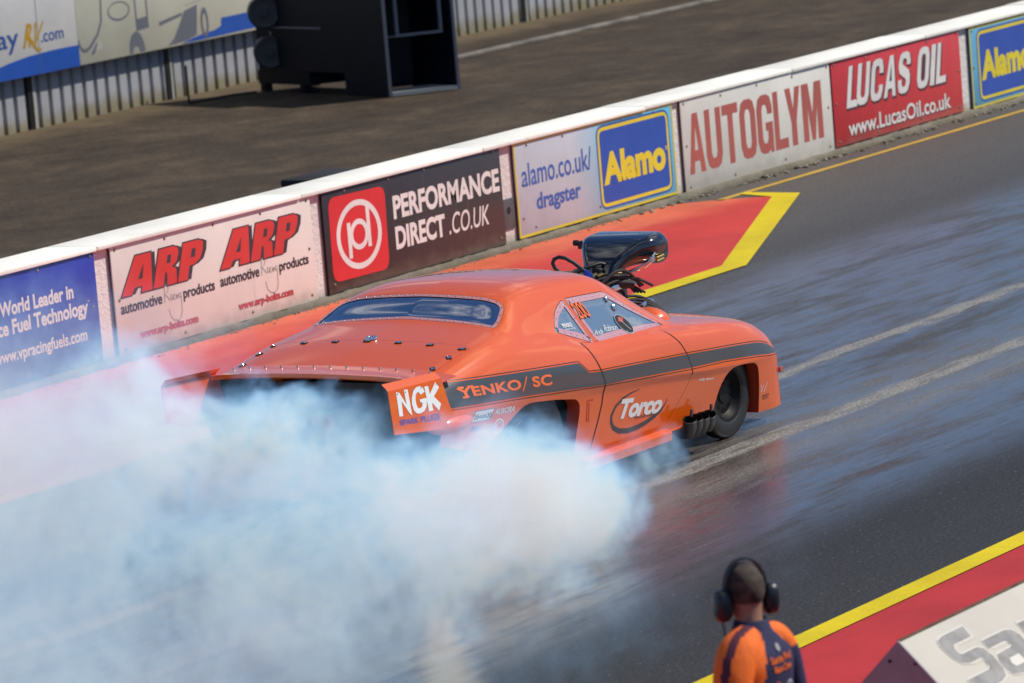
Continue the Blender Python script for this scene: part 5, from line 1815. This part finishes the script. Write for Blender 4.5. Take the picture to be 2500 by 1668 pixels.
# shirt: raglan sleeves in orange, navy back, piped seams
def loft(b, rings, seg, matf, cap=False, p_=2.0):
    V, F, fm = [], [], []
    for (c, rx, ry, rot) in rings:
        for k in range(seg):
            a = 2*math.pi*k/seg
            cxx, sy_ = math.cos(a), math.sin(a)
            u = math.copysign(abs(cxx)**(2/p_), cxx)*rx
            v = math.copysign(abs(sy_)**(2/p_), sy_)*ry
            q_ = rot @ Vector((u, v, 0)) if rot is not None else Vector((u, v, 0))
            V.append(Vector(c)+q_)
    o = len(b.V)
    for i in range(len(rings)-1):
        for k in range(seg):
            l = (k+1) % seg
            F.append((i*seg+k, i*seg+l, (i+1)*seg+l, (i+1)*seg+k))
    for f in F:
        c = sum((V[i] for i in f), Vector())/4
        fm.append(matf(c))
    b.V += [tuple(v) for v in V]
    b.F += [tuple(i+o for i in f) for f in F]
    b.fm += fm
    b.sm += [True]*len(F)
def torso_mat(c):
    w_ = float(np.interp(c.z, [1.0, 1.20, 1.32, 1.42, 1.47, 1.53], [.14, .135, .13, .105, .075, .045]))
    wr_ = float(np.interp(c.z, [1.36, 1.40, 1.45, 1.48, 1.53], [.30, .22, .13, .08, .045]))
    return 0 if (-w_ < c.x < wr_ and c.y < .05) or c.z < 1.12 else 1
def spline_rings(keys, n):
    K = np.array(keys, float)
    t = np.linspace(0, len(K)-1, n)
    x = np.arange(len(K))
    out = pchip(x, K, t)
    return out
b = MB()
tr = spline_rings([(0, .0, .92, .185, .130), (0, .0, 1.02, .180, .125), (0, .0, 1.14, .182, .120), (0, -.002, 1.27, .200, .126), (0, -.004, 1.37, .216, .128), (0, -.002, 1.43, .205, .118), (.002, .004, 1.475, .155, .104), (.004, .010, 1.51, .108, .092), (.008, .016, 1.535, .082, .080)], 56)
loft(b, [((r[0], r[1], r[2]), r[3]*1.008, r[4]*1.01, None) for r in tr], 72, torso_mat, p_=2.3)
for sd in (-1, 1):
    def arm_mat(c, sd=sd):
        out_ = abs(c.y+.012) < .021 and (c.x*sd > .20 or c.z > 1.455)
        return 0 if (sd > 0 and c.z < 1.42 and c.y < .06) else (2 if out_ else (0 if c.z < 1.235 and c.x*sd > .1 else 1))
    ar = spline_rings([(.035*sd, .006, 1.515, .050, .060), (.085*sd, .003, 1.495, .060, .078), (.145*sd, -.002, 1.455, .078, .094), (.195*sd, -.006, 1.395, .083, .092), (.228*sd, -.010, 1.33, .078, .088), (.246*sd, -.014, 1.26, .074, .085), (.256*sd, -.016, 1.215, .072, .082)], 40)
    rings = []
    for i, r in enumerate(ar):
        a, c_ = ar[max(i-1, 0)], ar[min(i+1, len(ar)-1)]
        tv = Vector((c_[0]-a[0], c_[1]-a[1], c_[2]-a[2])).normalized()
        rot = Vector((0, 0, 1)).rotation_difference(tv).to_matrix()
        wob_ = 1.0
        rings.append(((r[0], r[1], r[2]), r[3]*wob_, r[4]*wob_, rot))
    loft(b, rings, 56, arm_mat)
shirt = b.build('shirt', [M_navy, M_ocl, mat('piped_seam', (.075, .012, .035), .85)], man, None, False)
b = MB()
loft(b, [((.002, .006, 1.475), .108, .100, None), ((.006, .012, 1.505), .098, .094, None), ((.012, .018, 1.565), .074, .076, None), ((.014, .018, 1.572), .068, .070, None), ((.012, .018, 1.535), .066, .068, None)], 40, lambda c: 0)
b.build('collar', M_navy, shirt, None, False)
fl = Flat((0, -.1325, 0), (1, 0, 0), (0, 0, 1))
back = [T_('Santa Pod', rect(-.085, 1.392, .085, 1.425), 0, .001, .03), T_('Race Crew', rect(-.070, 1.350, .075, 1.383), 0, .001, .03),
        P_(ellipse(.0, 1.455, .014, .018, 16), 2, -.012), P_(ellipse(-.050, 1.272, .026, .040, 20), 1, .001), P_(ellipse(.055, 1.270, .030, .030, 20), 2, .001),
        P_(ellipse(-.050, 1.275, .016, .020, 16), 2, .002), P_(ellipse(.055, 1.275, .018, .016, 16), 3, .002)]
class Back:
    def __call__(s, P, off):
        out = []
        for a, z in P:
            i = float(np.interp(z, [r[2] for r in tr], range(len(tr))))
            i0 = min(int(i), len(tr)-2)
            r = tr[i0]*(1-(i-i0))+tr[i0+1]*(i-i0)
            rx, ry = r[3]*1.012, r[4]*1.015
            u = min(abs(a-r[0])/rx, .99)
            out.append((a, r[1]-ry*(1-u**2.3)**(1/2.3)-.004-max(off, 0), z))
        return out
    def normals(s, P):
        return [(0, -1, 0)]*len(P)
art('back_print', [fine(q, .02) for q in back], [M_ocl, mat('badge_red', (.5, .05, .06), .8), mat('badge_white', (.5, .5, .55), .8), M_navy], Back(), shirt)
b = MB()
b.tube([(0, .0, 1.0), (0, .0, .80)], [.19, .17], 0, 20)
for sd in (-1, 1):
    b.tube([(sd*.09, .0, .92), (sd*.10, .005, .70), (sd*.112, .012, .48), (sd*.12, -.005, .08)], [.108, .095, .078, .066], 0, 18)
b.build('trousers', M_trou, man)
for sd in (-1, 1):
    b = MB()
    b.box((sd*.13, .06, .045), (.105, .29, .09), 0, .035, None, 3)
    b.build('shoe', M_black, man)

hs = empty('ear_defenders', (-8.82+HX, -7.64+HY, 1.705))
tag(hs, 'black ear defenders with a slim headband, worn by the person in the orange shirt', 'ear defenders')
b = MB()
pts = []
for k in range(25):
    a = math.pi*k/24
    pts.append(side*(math.cos(a)*.098)+Vector((0, 0, -.015+math.sin(a)*.142)))
V, F = [], []
for pnt in pts:
    rad = pnt.normalized()
    for w_, t_ in ((-.016, 0), (.016, 0), (.016, .008), (-.016, .008)):
        V.append(pnt+HF*w_+rad*t_)
for i in range(24):
    for k in range(4):
        l = (k+1) % 4
        F.append((i*4+k, i*4+l, (i+1)*4+l, (i+1)*4+k))
b.raw(V, F, 0, True)
b.build('headband', M_black, hs)
for sd in (-1, 1):
    b = MB()
    q = bmesh.new()
    bmesh.ops.create_uvsphere(q, u_segments=28, v_segments=18, radius=1.0)
    for v in q.verts:
        s3 = [math.copysign(abs(c)**.75, c) for c in v.co]
        v.co = side*(sd*.116+s3[0]*.040)+HF*(s3[1]*.052-.006)+Vector((0, 0, -.062+s3[2]*.072))
    b.bm(q, 0, True)
    for zz in (.0, .025):
        b.tube([side*(sd*.104)+HF*.012+Vector((0, 0, -.005)), side*(sd*.100)+HF*.012+Vector((0, 0, .035))], .005, 1, 8)
    b.build('ear_cup', [mat('ear_cup_black', (.012, .014, .020), .35), M_steel], hs)
b = MB()
b.tube([side*-.125+Vector((0, 0, -.10)), side*-.115+HF*.05+Vector((0, 0, -.125)), side*-.06+HF*.11+Vector((0, 0, -.12))], .006, 0, 8)
b.tube([side*-.125+HF*-.01+Vector((0, 0, -.11)), side*-.12+HF*-.02+Vector((0, 0, -.20)), side*-.10+Vector((0, 0, -.30))], .004, 0, 8)
b.build('microphone_boom', M_black, hs)

# ------------------------------------------------------------------ ridged sign in the near corner
af = empty('ridge_sign', (-6.39, -7.03, 0))
tag(af, 'white ridge-shaped sign board with large faded grey letters in the near corner', 'sign')
LZ, LEN = .89, 5.2
b = MB()
b.raw([(0, 0, LZ), (LEN, 0, LZ), (LEN, -LZ+.02, .02), (0, -LZ+.02, .02)], [(3, 2, 1, 0)])
b.raw([(.004, .010, LZ-.006), (LEN, .010, LZ-.006), (LEN, LZ-.02, .02), (.004, LZ-.02, .02)], [(0, 1, 2, 3)], 1)
b.build('sign_face', [board_face('ridge_white', (.52, .50, .44), .4, .3), M_cab], af)
b = MB()
b.box((LEN/2, .006, LZ-.002), (LEN, .020, .016), 0, .003)
b.build('ridge_board', mat('plywood_edge', (.12, .075, .045), .8, vary=.5, vscale=9), af)
b = MB()
b.raw([(-.012, .004, LZ+.004), (-.012, -LZ+.02, .02), (-.012, LZ-.02, .02)], [(0, 2, 1)])
b.raw([(-.012, .004, LZ+.004), (-.012, -LZ+.02, .02), (-.012, LZ-.02, .02), (0.002, .004, LZ+.004), (.002, -LZ+.02, .02), (.002, LZ-.02, .02)], [(0, 1, 4, 3), (0, 3, 5, 2)])
eb = b.build('end_panel', mat('plum_grey_panel', (.33, .31, .34), .6, vary=.15), af)
b = MB()
for (y, z) in ((.055, .79), (-.085, .785), (.18, .63), (-.22, .62), (.32, .48), (-.35, .47), (0, .3)):
    b.lathe([(.0, -.010), (.006, -.009), (.010, 0)], 0, 10, 'X', (-.012, y, z))
b.build('bolt', M_black, eb)
class Slope:
    def __init__(s):
        s.n = Vector((0, -1, 1)).normalized()
    def __call__(s, P, off):
        k = .70711
        return [(x+6.39, -t_*k-.0001-off*k, LZ-t_*k+off*k) for x, t_ in P]
    def normals(s, P):
        return [s.n]*len(P)
def flipc(L):
    return np.array(L)[::-1]
Sx = [(-5.829, .071), (-6.06, .073), (-6.115, .085), (-6.135, .12), (-6.120, .20), (-6.085, .245), (-6.03, .262), (-5.915, .262), (-5.900, .275), (-5.905, .32), (-5.93, .335), (-6.16, .335), (-6.165, .42), (-5.92, .42), (-5.85, .405), (-5.815, .36), (-5.808, .28), (-5.825, .225), (-5.87, .203), (-6.025, .203), (-6.045, .190), (-6.045, .160), (-6.025, .140), (-5.835, .140)]
Ax = [(-5.782, .186), (-5.545, .186), (-5.485, .200), (-5.455, .245), (-5.455, .43), (-5.70, .43), (-5.775, .415), (-5.805, .375), (-5.80, .32), (-5.77, .285), (-5.605, .280), (-5.590, .268), (-5.600, .248), (-5.62, .239), (-5.788, .239)]
Ah = [(-5.70, .330), (-5.595, .330), (-5.590, .385), (-5.70, .385), (-5.718, .36)]
Nx = [(-5.394, .186), (-5.14, .186), (-5.075, .20), (-5.04, .245), (-5.04, .43), (-5.15, .43), (-5.15, .262), (-5.17, .243), (-5.285, .243), (-5.285, .43), (-5.394, .43)]
Tx = [(-4.93, .10), (-4.82, .10), (-4.82, .186), (-4.72, .186), (-4.72, .243), (-4.82, .243), (-4.82, .36), (-4.72, .375), (-4.72, .43), (-4.86, .43), (-4.93, .39)]
A2 = [(x+1.16, t_) for x, t_ in Ax]
A2h = [(x+1.16, t_) for x, t_ in Ah]
pp = []
for L, hs_ in ((Sx, []), (Ax, [Ah]), (Nx, []), (Tx, []), (A2, [A2h])):
    pp.append(P_(flipc(L), 0, .0035, [flipc(h) for h in hs_]))
    pp.append(P_(inset(flipc(L), -.007), 1, .0026))
    pp.append(P_(flipc(np.array(L)+np.array([.03, .016])), 2, .0018))
for i_, (P, T, mi, off) in enumerate(pp):
    pp[i_] = (P, [tuple(reversed(list(f))) for f in T], mi, off)
M_fade = mat('faded_grey_letter', (.23, .23, .225), .45, vary=.35, vscale=9)
art('lettering', pp, [M_fade, mat('letter_edge_white', (.62, .61, .56), .45), mat('letter_ghost', (.50, .47, .40), .45)], Slope(), af)

# ------------------------------------------------------------------ tyre smoke
BLOBS = [  # centre, radii, density per metre
 ((-.62, -1.16, .18), (.88, .44, .33), 6.0),
 ((-1.35, -1.60, .26), (1.0, .75, .44), 4.6),
 ((-2.2, -1.80, .38), (1.2, .95, .58), 2.4),
 ((-3.3, -1.5, .50), (1.7, 1.4, .75), 1.1),
 ((-1.85, .15, .84), (.80, 1.1, .46), 2.8),
 ((-1.58, .0, .80), (.62, 1.3, .40), 2.2),
 ((-1.75, 1.15, .86), (.8, .8, .48), 1.5),
 ((-3.2, 1.2, .78), (2.0, 1.6, .85), 1.2),
 ((-5.8, -.4, .62), (3.4, 2.3, .90), .50),
 ((-1.8, 3.0, .58), (3.6, 2.0, .95), .45),
 ((.8, 4.9, .55), (2.8, 1.4, .85), .42),
 ((-9.2, -2.0, .7), (3.8, 3.0, 1.05), .36),
 ((-5.6, -2.7, .25), (3.6, 1.6, .55), .30),
 ((.9, -.20, .12), (1.3, .75, .24), 2.0),
 ((.95, -1.02, .18), (.65, .15, .20), 1.5),
 ((1.75, -.88, .12), (.48, .24, .18), 2.2),
 ((-.10, -.98, .46), (.65, .16, .36), .9),
 ((-1.05, -1.0, .66), (.7, .35, .34), .8),
]
def smoke():
    lo, hi = (-12.5, -5.2, 0.006), (2.5, 6.3, 2.1)
    vox = 0.028
    me = bpy.data.meshes.new('tyre_smoke')
    o = add('tyre_smoke', me)
    tag(o, 'billowing blue-white tyre smoke pouring back from the rear wheels', 'smoke', kind='stuff')
    ng = bpy.data.node_groups.new('smoke_volume', 'GeometryNodeTree')
    ng.interface.new_socket('Geometry', in_out='INPUT', socket_type='NodeSocketGeometry')
    ng.interface.new_socket('Geometry', in_out='OUTPUT', socket_type='NodeSocketGeometry')
    t = NT(ng)
    go = t.n('NodeGroupOutput')
    p = t.n('GeometryNodeInputPosition').outputs[0]
    def vnoise(vec_, sc, det, ro=.5):
        nd = t.n('ShaderNodeTexNoise', {'Vector': vec_, 'Scale': sc, 'Detail': det, 'Roughness': ro})
        return t.vm('SUBTRACT', nd.outputs['Color'], (.5, .5, .5))
    p1 = t.vm('ADD', p, t.vm('SCALE', vnoise(p, 1.0, 1), scale=.70))
    p2 = t.vm('ADD', p1, t.vm('SCALE', vnoise(p1, 2.9, 5, .58), scale=.46))
    # billows: folded noise gives rounded lobes with creases between them
    n1 = t.noise(t.vm('ADD', p1, (3.1, 7.7, 1.3)), 1.35, 2, 0.5)
    fold = t.m('ABSOLUTE', t.m('SUBTRACT', t.noise(p2, 2.6, 4, 0.55), 0.5))
    fold = t.m('SUBTRACT', 0.30, t.m('MULTIPLY', fold, 2.6))
    bump_ = t.m('ADD', t.m('MULTIPLY', t.m('SUBTRACT', n1, 0.5), 1.7), t.m('MULTIPLY', fold, -.55))
    tot = None
    for c, r, st in BLOBS:
        d = t.vm('DIVIDE', t.vm('SUBTRACT', p2, c), r)
        f = t.m('ADD', t.m('SUBTRACT', 1.0, t.vm('LENGTH', d)), bump_)
        f = t.m('MULTIPLY', t.smooth(f, -.02 if st > 1 else -.25, .24 if st > 1 else .70), st)
        tot = f if tot is None else t.m('ADD', tot, f)
    n2 = t.noise(p2, 7.5, 4, 0.62)
    den = t.m('MULTIPLY', tot, t.smooth(n2, 0.38, 0.60, 0.06, 1.6))
    den = t.m('MAXIMUM', t.m('MULTIPLY', t.m('SUBTRACT', den, 0.015), SMOKE_K), 0.0)
    z = t.n('ShaderNodeSeparateXYZ', {0: p}).outputs[2]
    den = t.m('MULTIPLY', den, t.smooth(z, 2.05, 1.2))
    vc = t.n('GeometryNodeVolumeCube', {'Density': den, 'Min': lo, 'Max': hi,
             'Resolution X': int((hi[0]-lo[0])/vox), 'Resolution Y': int((hi[1]-lo[1])/vox), 'Resolution Z': int((hi[2]-lo[2])/vox)})
    m = bpy.data.materials.new('tyre_smoke')
    m.use_nodes = True
    q = NT(m.node_tree)
    vi = q.n('ShaderNodeVolumeInfo')
    vs = q.n('ShaderNodeVolumeScatter', {'Color': SMOKE_C, 'Density': vi.outputs['Density'], 'Anisotropy': 0.0})
    q.n('ShaderNodeOutputMaterial', {'Volume': vs})
    sm = t.n('GeometryNodeSetMaterial', {'Geometry': vc})
    sm.inputs['Material'].default_value = m
    t.put(go, 0, sm)
    me.materials.append(m)
    md = o.modifiers.new('smoke', 'NODES')
    md.node_group = ng
    return o
SMOKE_K, SMOKE_C = 1.15, (0.31, 0.61, 1.0)
smoke()
